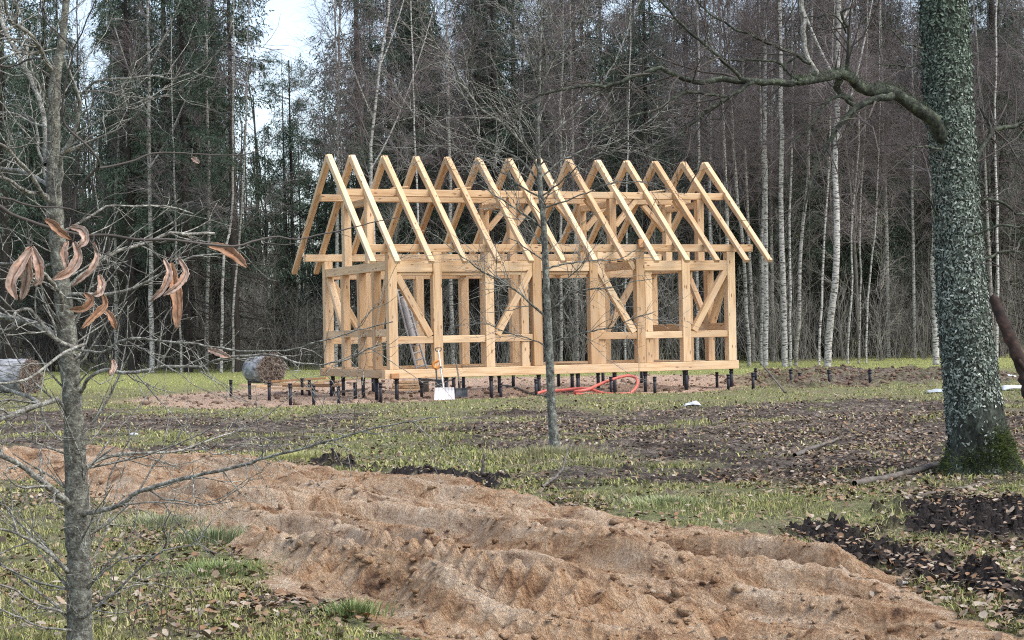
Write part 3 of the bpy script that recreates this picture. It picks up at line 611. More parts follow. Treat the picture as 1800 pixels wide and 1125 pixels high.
while n < 190 and tries < 20000:
    tries += 1; y = random.uniform(80, 128) if n < 120 else random.uniform(120, 150); x = random.uniform(-.31, .31) * y
    if y < edge_y(x) + 6: continue
    p = px_of(x, y)
    if 418 < p < 632 : continue
    if 130 < p < 190 and random.random() < .7: continue
    if not ok(x, y, 2.4): continue
    s = random.uniform(.7, 1.1); plant(LS, random.randrange(5), 'spruce_tree', x, y, s, 'dark spruce standing in the forest behind the birches', 'spruce', 'spruces of the forest behind'); n += 1
for i in range(16):      # short spruces under the sky gap
    y = random.uniform(92, 122); p = random.uniform(440, 625); x = (p - 900) * y / F
    s = (0.36 if 470 < p < 570 else .46) * random.uniform(.85, 1.15); plant(LS, i % 5, 'spruce_tree', x, y, s, 'young low spruce under the gap of sky', 'young spruce', 'young spruces under the sky gap')
n = 0
while n < 50:
    y = random.uniform(79, 106); x = random.uniform(-.31, .31) * y; p = px_of(x, y)
    if y < edge_y(x) + 2 or 350 < p < 625: continue
    if p < 330 and random.random() < .6: continue
    if not ok(x, y, 1.6): continue
    plant(LB, random.randrange(4), 'birch_tree', x, y, random.uniform(.75, 1.1), 'leafless birch with purplish twigs deep in the forest', 'birch', 'birches inside the forest'); n += 1
n = 0
while n < 250:
    y = random.uniform(74, 100) if n < 150 else random.uniform(80, 118); x = random.uniform(-.31, .31) * y; p = px_of(x, y)
    if y < edge_y(x) + .3: continue
    k = random.randrange(7); s = random.uniform(.7, 1.15)
    if 470 < p < 575: k = random.choice([0, 3, 6])
    if n > 150 and not (470 < p < 575): s *= 1.3
    plant(LP, k, 'bare_sapling', x, y, s, 'thin leafless grey sapling in the undergrowth of the forest edge', 'sapling', 'bare saplings of the forest undergrowth'); n += 1
# pine in the gap
g = R4(77); Dp = 100; bx = (522 - 900) * Dp / F; hp = H + (600 - 105) * Dp / F
P = trunk_line(hp, 0.0, 78, 12, .05); P[:, 0] += np.linspace(0, -.3, 12); R = np.linspace(.14, .03, 12)
B, BR = grow(P[None], R[None], 30, (1.0, 2.4), (.9, 1.4), 6, .15, .08, .45, 1, .5, .02, .4, rg=g)
C, CRr = grow(B, BR, 220, (.4, .9), (.5, 1.1), 4, .2, .1, .3, 1, .6, .008, .2, rg=g)
T0 = C[:, -1]; nn = 9000; ci = g.integers(0, len(C), nn); s0 = T0[ci] + g.normal(0, .12, (nn, 3)); d = g.normal(size=(nn, 3)); d /= np.linalg.norm(d, axis=1, keepdims=True); q = np.cross(d, g.normal(size=(nn, 3))); q /= np.linalg.norm(q, axis=1, keepdims=True)
Vn = np.stack([s0, s0 + d * .1 + q * .014, s0 + d * .22, s0 + d * .1 - q * .014], 1).reshape(-1, 3)
r = link('pine_tree', None, None, 'pine with tufted green crown standing in the gap of sky', 'pine'); r.location = (bx, Dp, 0)
link('trunk', trunk_mesh(P, R, M_BARKD), r); link('branches', Acc().add(*tube_batch(B, BR, 3)).add(*tube_batch(C, CRr, 3)).mesh('branches', M_BARKD), r)
link('foliage', Acc().add(Vn, np.arange(nn * 4).reshape(-1, 4)).mesh('foliage', M_PINE), r)
# far-off wood : one mass of stems and brush behind everything
g = R4(5); nS = 900; y = g.uniform(118, 150, nS); x = g.uniform(-.34, .34, nS) * y; hh = np.where(np.abs(px_of(x, y) - 525) < 60, g.uniform(4, 8, nS), g.uniform(9, 20, nS))
SP = np.stack([np.stack([x + g.normal(0, .5, nS) * t, y, hh * t], 1) for t in (0, .33, .66, 1)], 1); SRr = (g.uniform(.05, .16, nS)[:, None] * np.array([1, .8, .6, .3])[None])
A = Acc().add(*tube_batch(SP, SRr, 4)); B, BR = grow(SP, SRr, 12000, (1, 3.5), (.5, 1.2), 4, .2, .0, .02, 1, .35, .02, .3, rg=g); A.add(*tube_batch(B, BR, 3))
link('distant_wood', A.mesh('distant_wood', M_BARKD), label='dark mass of far-off wood behind the nearer trees', cat='forest', kind='stuff')
# brushwood on the forest floor
g = R4(6); nS = 5200; y = g.uniform(74, 104, nS); x = g.uniform(-.31, .31, nS) * y; k = y > 76 + np.maximum(0, -x) * .55; x, y = x[k], y[k]; nS = len(x)
P0 = np.stack([x, y, np.zeros(nS)], 1); d = g.normal(0, .35, (nS, 3)); d[:, 2] = 1; hh = g.uniform(.8, 4.2, nS)[:, None]
SP = np.stack([P0 + d * hh * t + g.normal(0, .08, (nS, 3)) * t for t in (0, .33, .66, 1)], 1); SRr = np.linspace(.013, .005, 4)[None] * np.ones((nS, 1))
A = Acc().add(*tube_batch(SP, SRr, 3)); B, BR = grow(SP, SRr, 14000, (.3, 1.3), (.3, 1.0), 4, .2, .02, .1, 1, .6, .0045, .3, rg=g); A.add(*tube_batch(B, BR, 3))
link('brushwood', A.mesh('brushwood', M_TWIGG), label='tangled grey brushwood along the foot of the forest', cat='brushwood', kind='stuff')

# ------------------------------------------------------------------ near trees traced limb by limb
def tube_obj(name, pts, r, m_, parent=None, n=None, sides=10, r1=None, **k):
    P = smooth_poly(np.array([list(p) for p in pts]), n or max(8, len(pts) * 5)); R = np.linspace(r, r if r1 is None else r1, len(P))
    me = Acc().add(*tube_batch(P[None], R[None], sides)).mesh(name, m_, True); return link(name, me, parent, **k)
def limb(acc, pts, D0, D1, w0, w1, n=None, sides=7, wob=0.0):
    """pts photo pixels; distance runs D0->D1; widths in photo pixels"""
    k = len(pts); Ds = np.linspace(D0, D1, k); Wp = np.array([list(at(p[0], p[1], d)) for p, d in zip(pts, Ds)])
    n = n or max(6, int(k * 3)); P = smooth_poly(Wp, n)
    if wob: P += rng.normal(0, wob, P.shape)
    t = np.linspace(0, 1, n); wpx = w0 + (w1 - w0) * t; R = 0.5 * wpx * np.linspace(D0, D1, n) / F
    acc.add(*tube_batch(P[None], R[None], sides)); return P, R
def resample(lst, K=10):
    Ps, Rs = [], []
    for P, R in lst:
        q = smooth_poly(np.concatenate([P, R[:, None]], 1), K); Ps.append(q[:, :3]); Rs.append(q[:, 3])
    return np.array(Ps), np.maximum(np.array(Rs), .0008)

# --- maple at left (trunk about 9 m away)
D = 8.4
root = link('maple_tree', None, None, 'bare grey barked maple with many side branches at the left of the photo', 'tree'); root.location = (0, 0, 0)
tp = [(141, 1190, 50), (141, 1125, 47), (139, 1000, 43), (136, 900, 42), (133, 820, 39), (130, 740, 36), (126, 680, 35), (122, 625, 33), (117, 570, 31), (110, 510, 30), (104, 450, 29), (98, 380, 27), (94, 310, 25), (95, 240, 23), (96, 170, 21), (100, 120, 19), (108, 85, 15), (114, 30, 13), (120, -30, 11), (128, -130, 6)]
Wp = np.array([[*at(p[0], p[1], D), .5 * p[2] * D / F] for p in tp]); zb = zg(Wp[0, 0], D); Wp[0] = [Wp[1, 0] + .002, D, zb - .06, .085 * 1.0]
S_ = smooth_poly(Wp, 90); P, R = S_[:, :3], S_[:, 3] * (1 + .05 * rng.normal(size=90)); TR_P, TR_R = P, R
link('trunk', Acc().add(*tube_batch(P[None], R[None], 18)).mesh('trunk', M_MAPLE, True), root)
maple = []
limbs = [
 ([(93, 125), (78, 101), (68, 79), (46, 54), (17, 34), (8, 0), (0, -60)], D, D - .8, 9, 4),
 ([(80, 290), (81, 270), (79, 214), (73, 188), (57, 144), (39, 110), (19, 73), (7, 49), (0, 20)], D, D + .5, 9, 8),
 ([(98, 345), (101, 332), (108, 308), (106, 288), (110, 271), (123, 251), (133, 227), (138, 205), (142, 180), (133, 152), (124, 130), (112, 100)], D, D - .4, 11, 3),
 ([(88, 330), (79, 308), (76, 285), (68, 264), (67, 247), (62, 214), (45, 203), (35, 204)], D, D + .4, 6, 3),
 ([(90, 330), (71, 315), (51, 305), (34, 300), (0, 296), (-60, 290)], D, D + .6, 7, 6),
 ([(95, 349), (71, 340), (51, 339), (34, 329), (17, 317), (0, 312), (-60, 305)], D, D - .5, 8, 5),
 ([(92, 360), (73, 337), (54, 305), (34, 285), (17, 264), (0, 253), (-50, 235)], D, D - .6, 8, 5),
 ([(98, 230), (80, 222), (59, 217), (35, 204), (20, 198), (0, 197), (-40, 200)], D, D + .3, 4, 3),
 ([(132, 195), (135, 177), (150, 159), (169, 143), (186, 140), (233, 137), (274, 133), (300, 139), (330, 130), (360, 115), (385, 90), (400, 67), (410, 30)], D, D - .5, 5, 2),
 ([(150, 160), (180, 160), (210, 167), (245, 172), (280, 172), (305, 165)], D - .1, D - .2, 3, 1.5),
 ([(140, 205), (160, 190), (195, 195), (240, 180), (300, 165), (330, 150)], D, D - .5, 3, 1.5),
 ([(101, 592), (88, 584), (68, 572), (34, 562), (0, 555), (-60, 540)], D, D + .4, 13, 10),
 ([(128, 611), (108, 602), (84, 582), (68, 562), (49, 543), (30, 548), (22, 560)], D - .1, D - .3, 9, 5),
 ([(126, 612), (160, 618), (184, 618), (206, 602), (225, 596), (270, 597), (300, 601), (360, 607), (417, 617), (460, 617), (507, 616), (550, 603), (593, 592), (635, 579), (690, 566)], D - .1, D - 1.2, 5, 2),
 ([(226, 601), (253, 614), (270, 628), (290, 641), (306, 652)], D - .4, D - .6, 3, 2),
 ([(143, 688), (147, 680), (157, 665), (182, 650), (203, 653), (236, 655), (284, 645), (300, 643), (357, 645), (383, 632), (433, 625), (483, 625), (527, 638), (567, 640), (609, 633), (645, 615), (680, 600)], D, D - 1.0, 7, 2),
 ([(150, 605), (127, 613), (101, 628), (64, 657), (34, 670), (0, 675), (-60, 684)], D - .1, D - .7, 6, 4),
 ([(150, 620), (139, 628), (122, 640), (112, 650)], D - .05, D, 5, 8),
 ([(112, 720), (104, 706), (98, 704), (71, 711), (45, 720), (22, 729), (0, 736), (-50, 750)], D, D - .5, 10, 7),
 ([(71, 711), (51, 697), (25, 689), (0, 680), (-50, 665)], D - .1, D + .3, 8, 6),
 ([(71, 712), (78, 735), (84, 750), (100, 768), (110, 775)], D - .1, D - .2, 5, 3),
 ([(127, 893), (115, 880), (100, 867), (67, 840), (30, 813), (0, 800), (-50, 780)], D, D - .4, 14, 8),
 ([(150, 905), (153, 902), (207, 890), (240, 867), (300, 847), (363, 832), (433, 817), (457, 807), (517, 793), (560, 780), (600, 770), (640, 757), (700, 745), (772, 732)], D, D - 1.4, 9, 2),
 ([(210, 890), (217, 887), (260, 883), (300, 883), (347, 888), (400, 870), (437, 850)], D - .3, D - .5, 3, 1.5),
 ([(150, 820), (157, 817), (200, 800), (233, 797), (310, 793), (350, 780), (417, 757), (460, 735)], D, D + .6, 7, 2),
 ([(350, 785), (383, 798), (427, 780), (480, 785), (520, 780)], D + .3, D + .3, 2.5, 1.5),
 ([(145, 1088), (150, 1083), (200, 1043), (260, 987), (287, 967), (293, 947), (287, 930), (300, 900)], D, D - .6, 6, 2.5),
 ([(287, 967), (310, 963), (335, 958), (360, 935), (371, 918)], D - .4, D - .5, 3, 1.2),
 ([(160, 1026), (167, 1020), (195, 995), (223, 980), (267, 977)], D, D - .3, 4, 2),
 ([(120, 1006), (117, 1003), (93, 977), (60, 953), (30, 937), (0, 930), (-40, 925)], D, D - .4, 9, 3),
 ([(32, 938), (25, 917), (17, 893), (0, 885)], D - .3, D - .3, 4, 2),
 ([(118, 1079), (113, 1077), (90, 1070), (60, 1060), (27, 1037), (0, 1027), (-40, 1010)], D, D - .4, 5, 3),
 ([(126, 1109), (123, 1107), (100, 1105), (73, 1103), (40, 1088), (0, 1070), (-40, 1050)], D, D - .4, 4.5, 3),
 ([(110, 545), (107, 520), (95, 500), (75, 480), (60, 500)], D - .1, D - .5, 9, 4),
 ([(108, 530), (125, 518), (143, 517), (175, 518), (215, 512), (260, 495), (310, 465), (345, 450), (400, 445), (440, 430)], D, D - .3, 7, 2),
 ([(100, 520), (130, 495), (170, 465), (210, 440), (250, 430), (300, 410), (330, 412), (378, 410)], D + .2, D + .5, 7, 5),
 ([(100, 410), (125, 400), (160, 380), (190, 362), (230, 363), (290, 362), (340, 375)], D + .1, D + .3, 5, 2),
 ([(98, 460), (70, 470), (35, 465), (0, 463), (-40, 460)], D + .1, D + .4, 5, 4),
]
segs = []
for p, d0, d1, w0, w1 in limbs:
    A = Acc(); PR = limb(A, p, d0, d1, w0, w1, sides=8, wob=.0015); segs.append(PR)
    A.V and link('limb', A.mesh('limb', M_MAPLIMB, True), root)
Ps, Rs = resample(segs, 12); A = Acc(); g = R4(21)
B, BR = grow(Ps, Rs, 330, (.12, .55), (.45, 1.1), 6, .22, .03, .15, .98, .5, .0022, .3, rg=g); B2, BR2 = grow(TR_P[None, ::6], TR_R[None, ::6], 60, (.25, .9), (.7, 1.3), 6, .15, .08, .05, .98, .12, .0024, .3, rg=g)
C, CRr = grow(np.concatenate([B, B2]), np.concatenate([BR, BR2]), 760, (.05, .28), (.4, 1.1), 4, .25, .04, .1, 1, .6, .0014, .3, rg=g)
for p, r in ((B, BR), (B2, BR2), (C, CRr)): A.add(*tube_batch(p, r, 4))
link('twigs', A.mesh('twigs', M_MAPLIMB), root)

# --- near dark branch with hanging dry leaves (its own young tree stands just outside the frame)
D = 3.3
root = link('young_ash_tree', None, None, 'nearest dark twigs with dry brown leaves reaching in from the left edge', 'tree')
A = Acc(); bx = at(-330, 500, D).x; TP = np.array([[bx, D, zg(bx, D) - .05], [bx + .02, D, .8], [bx, D + .03, 1.6], [bx + .05, D, 2.6], [bx + .03, D, 3.4]]); P = smooth_poly(TP, 24); A.add(*tube_batch(P[None], np.linspace(.03, .006, 24)[None], 8)); link('trunk', A.mesh('trunk', M_MAPLE, True), root)
segs = []
near = [
 ([(-330, 240), (-120, 300), (0, 362), (25, 379), (47, 387), (85, 399), (118, 408), (152, 414), (186, 413), (253, 422), (300, 421), (355, 428), (395, 432), (422, 431), (446, 424), (486, 416), (522, 421), (560, 413), (596, 406), (660, 390), (699, 383)], D, D + .25, 9, 1.6),
 ([(-330, 215), (-150, 300), (0, 347), (25, 351), (51, 362), (101, 364), (125, 367), (149, 377), (182, 382)], D, D + .1, 8, 2),
 ([(152, 414), (165, 432), (176, 444), (203, 453), (245, 477), (287, 492), (300, 497)], D, D, 3, 1.4),
 ([(253, 422), (270, 441), (287, 460)], D + .05, D, 2.4, 1.4),
 ([(132, 367), (133, 337), (152, 315), (174, 291), (174, 281), (152, 254), (115, 219), (111, 180), (118, 135), (127, 91), (105, 60), (84, 42), (74, 20), (71, -20)], D + .4, D + .2, 5, 2.4),
 ([(127, 91), (135, 75), (144, 59), (152, 37), (160, 20), (169, 0), (176, -20)], D + .25, D + .2, 2.6, 2),
 ([(174, 292), (177, 295), (205, 290), (233, 283), (260, 272), (283, 268), (333, 270), (400, 273), (450, 267), (480, 245), (500, 223)], D + .3, D + .5, 4, 1.4),
 ([(0, 115), (20, 117), (35, 105)], D, D, 3, 2), ([(-40, 112), (25, 116), (50, 104), (76, 103)], D + .1, D, 3, 3),
 ([(355, 428), (330, 440), (310, 452), (298, 462)], D + .1, D, 1.5, 1.2),
 ([(47, 387), (50, 405), (52, 435)], D, D, 2.5, 1.5), ([(300, 497), (285, 515), (270, 530), (245, 560), (235, 580), (224, 596)], D, D + .1, 2, 1.4),
]
for p, d0, d1, w0, w1 in near:
    A = Acc(); segs.append(limb(A, p, d0, d1, w0, w1, sides=7, wob=.0004)); link('branch', A.mesh('branch', M_TWIGD, True), root)
Ps, Rs = resample(segs, 12); g = R4(23); B, BR = grow(Ps, Rs, 26, (.03, .12), (.5, 1.1), 5, .2, .03, .3, .98, .6, .0007, .3, rg=g)
link('twigs', Acc().add(*tube_batch(B, BR, 4)).mesh('twigs', M_TWIGD), root)
M_DRY = m_noise('dry_leaf', [(0.25, (0.20, 0.075, 0.03)), (0.45, (0.42, 0.24, 0.15)), (0.7, (0.56, 0.38, 0.28))], 26, (1, 1, 1), 0.75, 0.5, 0.003)
M_DRYO = m_noise('dry_leaf_orange', [(0.25, (0.18, 0.06, 0.025)), (0.5, (0.45, 0.18, 0.07)), (0.7, (0.55, 0.3, 0.18))], 30, (1, 1, 1), 0.75, 0.5, 0.003)
M_DRYV = m_vcol('dry_leaf_surface', .8, 120)
def dry_leaf(pts, wpx, Dl, fold, m_, lab=None):
    k = len(pts); C0 = np.array([list(at(p[0], p[1], Dl)) for p in pts]); n = 30; C0 = smooth_poly(C0, n); t = np.linspace(0, 1, n)
    C0[:, 1] += .012 * np.sin(t * 3.1 + fold * 3)
    wd = wr(wpx * 1.0, Dl) * (np.sin(np.pi * np.clip(t * .93 + .05, 0, 1)) ** .6) * (1 + .1 * np.sin(t * 17 + fold))
    T = np.gradient(C0, axis=0); T /= np.linalg.norm(T, axis=1, keepdims=True); side = np.cross(T, [0, 1., 0]); side /= np.linalg.norm(side, axis=1, keepdims=True)
    m2 = 11; u = np.linspace(-1, 1, m2); rows = []
    for i in range(n):
        for j in range(m2):
            a = abs(u[j]); curl = .6 * fold * a + .3 * a * a
            off = side[i] * (u[j] * wd[i] * (1 - .15 * abs(fold) * a)) + np.array([0, -1., 0]) * (wd[i] * curl * (1 if j < 6 else .6)) + rng.normal(0, .0004, 3)
            rows.append(C0[i] + off)
    V = np.array(rows); I_ = np.arange(n * m2).reshape(n, m2); Fq = np.stack([I_[:-1, :-1], I_[:-1, 1:], I_[1:, 1:], I_[1:, :-1]], -1).reshape(-1, 4)
    uu, tt_ = np.meshgrid(u, t); base_ = np.array([.42, .31, .25]) if m_ is M_DRY else np.array([.34, .20, .125]); pat = fbm(uu * 4 + wpx, tt_ * 5 + fold * 9, 4, 7, .7)
    k_ = (.62 + .7 * ss(.3, .7, pat))[..., None] * np.where(np.abs(uu) < .12, .3, 1.0)[..., None]; mixo = ss(.45, .7, fbm(uu * 3 + 7, tt_ * 6 + wpx, 3, 9))[..., None]
    cc = (base_ * (1 - .6 * mixo) + np.array([.30, .12, .05]) * .6 * mixo) * k_; cc = np.concatenate([cc, np.ones(cc.shape[:2] + (1,))], -1).reshape(-1, 4)
    o = link('leaf', mesh_np('leaf', V, [Fq], M_DRYV, True, cc), root); so_ = o.modifiers.new('thick', 'SOLIDIFY'); so_.thickness = .0006
    if lab: o['label'] = lab
    q0 = at(pts[0][0], pts[0][1], Dl); q1 = at(pts[0][0] + 2 * (1 if fold > 0 else -1), pts[0][1] - 15, Dl + .01)
    tube_obj('stalk', [q0 + (C0_ - q0) * .3 if 0 else q0, (q0 + q1) / 2 + Vector((.0015, 0, 0)), q1], .0011, M_TWIGD, o, sides=5)
for p, wpx, dl, fo, m_, lab in [
 ([(54, 435), (36, 470), (24, 498), (33, 528)], 24, 3.28, .8, M_DRY, 'broad drooping tan leaf at far left'), ([(52, 435), (50, 470), (44, 502), (34, 528)], 22, 3.3, -.6, M_DRY, None), ([(54, 433), (71, 465), (73, 492), (62, 502)], 20, 3.32, .7, M_DRY, None),
 ([(80, 385), (98, 396), (112, 410), (126, 421)], 17, 3.3, 1.0, M_DRYO, 'curled leaf end topmost on the dark twig'), ([(122, 398), (145, 405), (153, 422), (140, 438)], 17, 3.28, .6, M_DRY, None), ([(118, 424), (116, 445), (122, 468), (128, 480)], 15, 3.31, .9, M_DRY, None),
 ([(128, 425), (137, 450), (124, 478), (95, 492)], 19, 3.29, .5, M_DRY, None), ([(163, 426), (172, 450), (163, 475), (150, 487), (130, 504)], 12, 3.3, .8, M_DRY, None),
 ([(172, 483), (180, 500), (178, 515), (166, 520)], 16, 3.34, .6, M_DRY, None), ([(148, 515), (162, 528), (150, 543), (125, 544)], 15, 3.34, .8, M_DRYO, None), ([(178, 516), (184, 535), (170, 553), (147, 578)], 14, 3.33, .5, M_DRYO, None),
 ([(288, 455), (299, 480), (290, 508), (267, 530)], 14, 3.3, .8, M_DRY, None), ([(314, 455), (327, 478), (316, 502), (290, 520)], 14, 3.28, .6, M_DRY, None), ([(300, 462), (306, 495), (314, 535), (313, 578)], 22, 3.33, .5, M_DRYO, 'long orange leaf hanging lowest'),
 ([(366, 431), (392, 436), (415, 450), (436, 470)], 20, 3.5, .4, M_DRYO, None), ([(336, 276), (345, 282), (353, 288)], 10, 3.65, .6, M_DRY, None), ([(196, 632), (202, 645), (196, 660)], 11, 3.6, .6, M_DRY, None), ([(364, 614), (385, 620), (407, 628)], 13, 3.5, .6, M_DRY, None), ([(185, 545), (200, 560), (207, 580)], 13, 3.55, .8, M_DRYO, None)]:
    dry_leaf(p, wpx, dl, fo, m_, lab)

# --- slender tree in front of the house
base = gnd(976, 792); D = base.y
root = link('slender_tree', None, None, 'slender bare tree with mottled trunk standing in front of the house frame', 'tree')
tp = [(978, 800, 34), (976, 785, 26), (972, 745, 21), (969, 690, 19), (967, 640, 19), (965, 590, 17), (963, 540, 16), (960, 480, 15), (958, 430, 14), (955, 380, 13), (950, 330, 12), (948, 290, 10), (946, 240, 8), (948, 180, 7), (950, 100, 5), (952, 20, 4), (952, -90, 2.5)]
Wp = np.array([[*at(p[0], p[1], D), .5 * p[2] * D / F] for p in tp]); S_ = smooth_poly(Wp, 70); TP, TRr = S_[:, :3], S_[:, 3] * .8
link('trunk', Acc().add(*tube_batch(TP[None], TRr[None], 14)).mesh('trunk', M_SAPL, True), root)
segs = []
for p, d0, d1, w0, w1 in [
 ([(948, 300), (920, 255), (880, 215), (845, 190), (813, 150), (800, 118), (767, 77), (743, 40), (730, -20)], D, D - 1.2, 5, 2.2), ([(950, 330), (925, 290), (900, 272), (850, 257), (833, 200), (803, 147), (785, 100)], D, D + .6, 4.5, 2),
 ([(933, 267), (913, 233), (893, 207), (877, 167), (873, 127), (860, 90)], D, D - .5, 3.6, 1.6), ([(905, 268), (883, 257), (813, 243), (760, 217), (743, 200), (715, 190)], D, D + .8, 3.2, 1.4),
 ([(950, 200), (953, 173), (960, 123), (993, 80), (1027, 17), (1037, -20)], D, D - .8, 4, 2), ([(948, 260), (975, 230), (1005, 205), (1045, 165), (1080, 110), (1105, 50), (1130, -10)], D, D + .6, 4, 2),
 ([(948, 160), (930, 100), (905, 40), (890, -30)], D, D - .4, 3.2, 1.6), ([(951, 310), (985, 285), (1030, 262), (1080, 250), (1140, 215), (1190, 170)], D, D + .5, 3.6, 1.4), ([(949, 290), (985, 262), (1040, 235), (1100, 228), (1165, 240)], D, D - .7, 3, 1.3),
 ([(968, 545), (1010, 515), (1040, 508), (1080, 505), (1115, 495), (1150, 490)], D, D - .5, 4.5, 1.4), ([(970, 602), (1005, 592), (1040, 582), (1080, 575), (1110, 560), (1150, 550)], D, D - .4, 4, 1.3),
 ([(960, 556), (925, 525), (890, 500), (850, 478), (800, 440), (770, 415)], D, D - .6, 4.5, 1.4), ([(955, 400), (915, 372), (880, 350), (845, 326), (826, 318)], D, D - .5, 4, 1.6), ([(958, 365), (1000, 352), (1040, 335), (1085, 318), (1140, 322)], D, D - .4, 3.4, 1.3),
 ([(962, 475), (985, 465), (1010, 462), (1040, 458), (1090, 455), (1120, 440)], D, D + .4, 4, 1.4), ([(960, 460), (930, 440), (900, 420), (870, 430)], D, D - .3, 3, 1.2), ([(966, 610), (930, 595), (890, 585), (860, 570), (830, 570)], D, D + .3, 3, 1.2),
 ([(958, 355), (920, 330), (880, 300), (830, 270), (770, 255), (710, 262)], D, D + .8, 3.6, 1.4), ([(952, 345), (985, 320), (1020, 290), (1060, 270), (1120, 262)], D, D - .8, 3, 1.2), ([(963, 505), (990, 495), (1020, 470), (1040, 440)], D, D - .3, 2.6, 1)]:
    A = Acc(); segs.append(limb(A, p, d0, d1, w0, w1, sides=6, wob=.006)); link('limb', A.mesh('limb', M_SAPL, True), root)
Ps, Rs = resample(segs, 12); g = R4(31)
B, BR = grow(Ps, Rs, 260, (.3, 1.2), (.4, 1.0), 6, .18, .03, .12, .98, .55, .0045, .35, rg=g); B2, BR2 = grow(TP[None, 22::3], TRr[None, 22::3], 40, (.5, 1.6), (.5, 1.1), 6, .15, .06, .05, .98, .2, .005, .3, rg=g)
C, CRr = grow(np.concatenate([B, B2]), np.concatenate([BR, BR2]), 950, (.12, .6), (.4, 1.1), 4, .22, .03, .1, 1, .6, .0034, .3, rg=g)
A = Acc()
for p, r in ((B, BR), (B2, BR2), (C, CRr)): A.add(*tube_batch(p, r, 3))
link('twigs', A.mesh('twigs', M_MAPLIMB), root)

# --- old mossy tree at right
base = gnd(1718, 832); D = base.y
root = link('mossy_old_tree', None, None, 'thick old tree covered in grey green lichen with moss at its foot', 'tree')
tp = [(1726, 862, 190), (1722, 838, 146), (1720, 815, 126), (1720, 780, 112), (1714, 740, 106), (1710, 700, 101), (1704, 640, 97), (1694, 560, 93), (1689, 480, 90), (1684, 400, 85), (1680, 330, 81), (1675, 260, 82), (1669, 200, 86), (1664, 100, 87), (1659, 0, 84), (1655, -120, 78), (1650, -330, 64), (1655, -560, 40)]
Wp = np.array([[*at(p[0], p[1], D), .5 * p[2] * D / F] for p in tp]); Wp[0, 2] = -0.15; Wp[1, 2] = max(Wp[1, 2], .0)
S_ = smooth_poly(Wp, 260); TP, TRr = S_[:, :3], S_[:, 3] * .94
sides = 96; a = np.arange(sides) * 2 * math.pi / sides
zz = TP[:, 2][:, None]; aa = a[None] + 0 * zz
cir = np.cos(aa) * 3; cis = np.sin(aa) * 3
dsp = (fbm(cir * 2.2 + zz * .3 + 50, cis * 2.2 + zz * 5 + 50, 4, 500, .6) - .5) * .10 + (fbm(cir * 9 + 90, cis * 9 + zz * 22 + 90, 3, 520, .6) - .5) * .05
flare = .12 * np.exp(-np.maximum(zz, 0) / .28) * (np.cos(aa * 5 + .6) * .5 + .3 * np.cos(aa * 3))
RR = TRr[:, None] * (1 + dsp) + flare
V = np.stack([TP[:, 0][:, None] + RR * np.cos(aa), TP[:, 1][:, None] + RR * np.sin(aa), zz + 0 * aa], -1)
I_ = np.arange(260 * sides).reshape(260, sides); nx = np.roll(I_, -1, 1); Fq = np.stack([I_[:-1], nx[:-1], nx[1:], I_[1:]], -1).reshape(-1, 4)
trk = link('trunk', mesh_np('trunk', V.reshape(-1, 3), [Fq], M_OAK, True), root)
# lichen: small curled flakes standing off the bark
g = R4(41); nf = 44000; zi = g.uniform(4, 258, nf); za = g.uniform(0, sides, nf); i0 = zi.astype(int); j0 = za.astype(int) % sides
keepz = TP[i0, 2] < 5.2; i0, j0 = i0[keepz], j0[keepz]; fz = g.uniform(0, 1, len(i0))[:, None]; fa = g.uniform(0, 1, len(i0))[:, None]
p0 = (V[i0, j0] * (1 - fa) + V[i0, (j0 + 1) % sides] * fa) * (1 - fz) + (V[np.minimum(i0 + 1, 259), j0] * (1 - fa) + V[np.minimum(i0 + 1, 259), (j0 + 1) % sides] * fa) * fz; an = (j0 + fa[:, 0]) * 2 * math.pi / sides; nrm = np.stack([np.cos(an), np.sin(an), 0 * an], 1); tan = np.stack([-np.sin(an), np.cos(an), 0 * an], 1)
n_ = len(i0); s = g.uniform(.006, .024, n_)[:, None]; th = g.uniform(0, 6.28, n_)[:, None]; up_ = np.array([[0, 0, 1.]])
e1 = np.cos(th) * tan + np.sin(th) * up_; e2 = -np.sin(th) * tan + np.cos(th) * up_; lf = g.uniform(.2, 1.3, n_)[:, None]
Vf = np.stack([p0 - e1 * s * .6 + nrm * .002, p0 - e2 * s * .5 + nrm * s * lf * .5, p0 + e1 * s * 1.3 + nrm * s * lf, p0 + e2 * s * .4 + nrm * s * lf * .8], 1)
lowz = p0[:, 2]; mossy = (lowz < .45 + .25 * np.cos(an + 1.0)) & (g.uniform(0, 1, n_) < .9)
pl = np.array([[0.21, 0.245, 0.20], [0.32, 0.36, 0.31], [0.09, 0.11, 0.09], [0.38, 0.42, 0.37], [0.14, 0.17, 0.135]]); Cf = pl[g.integers(0, 5, n_)] * g.uniform(.7, 1.25, (n_, 1))
hi = np.clip((lowz - 2.2) / 2.5, 0, 1)[:, None]; Cf = Cf * (1 - hi) + Cf * np.array([[.50, .58, .49]]) * hi
Cf4 = np.repeat(np.concatenate([Cf, np.ones((n_, 1))], 1), 4, 0).reshape(n_, 4, 4)
k = ~mossy; link('lichen', mesh_np('lichen', Vf[k].reshape(-1, 3), [np.arange(k.sum() * 4).reshape(-1, 4)], M_LICHEN, False, Cf4[k].reshape(-1, 4)), root)
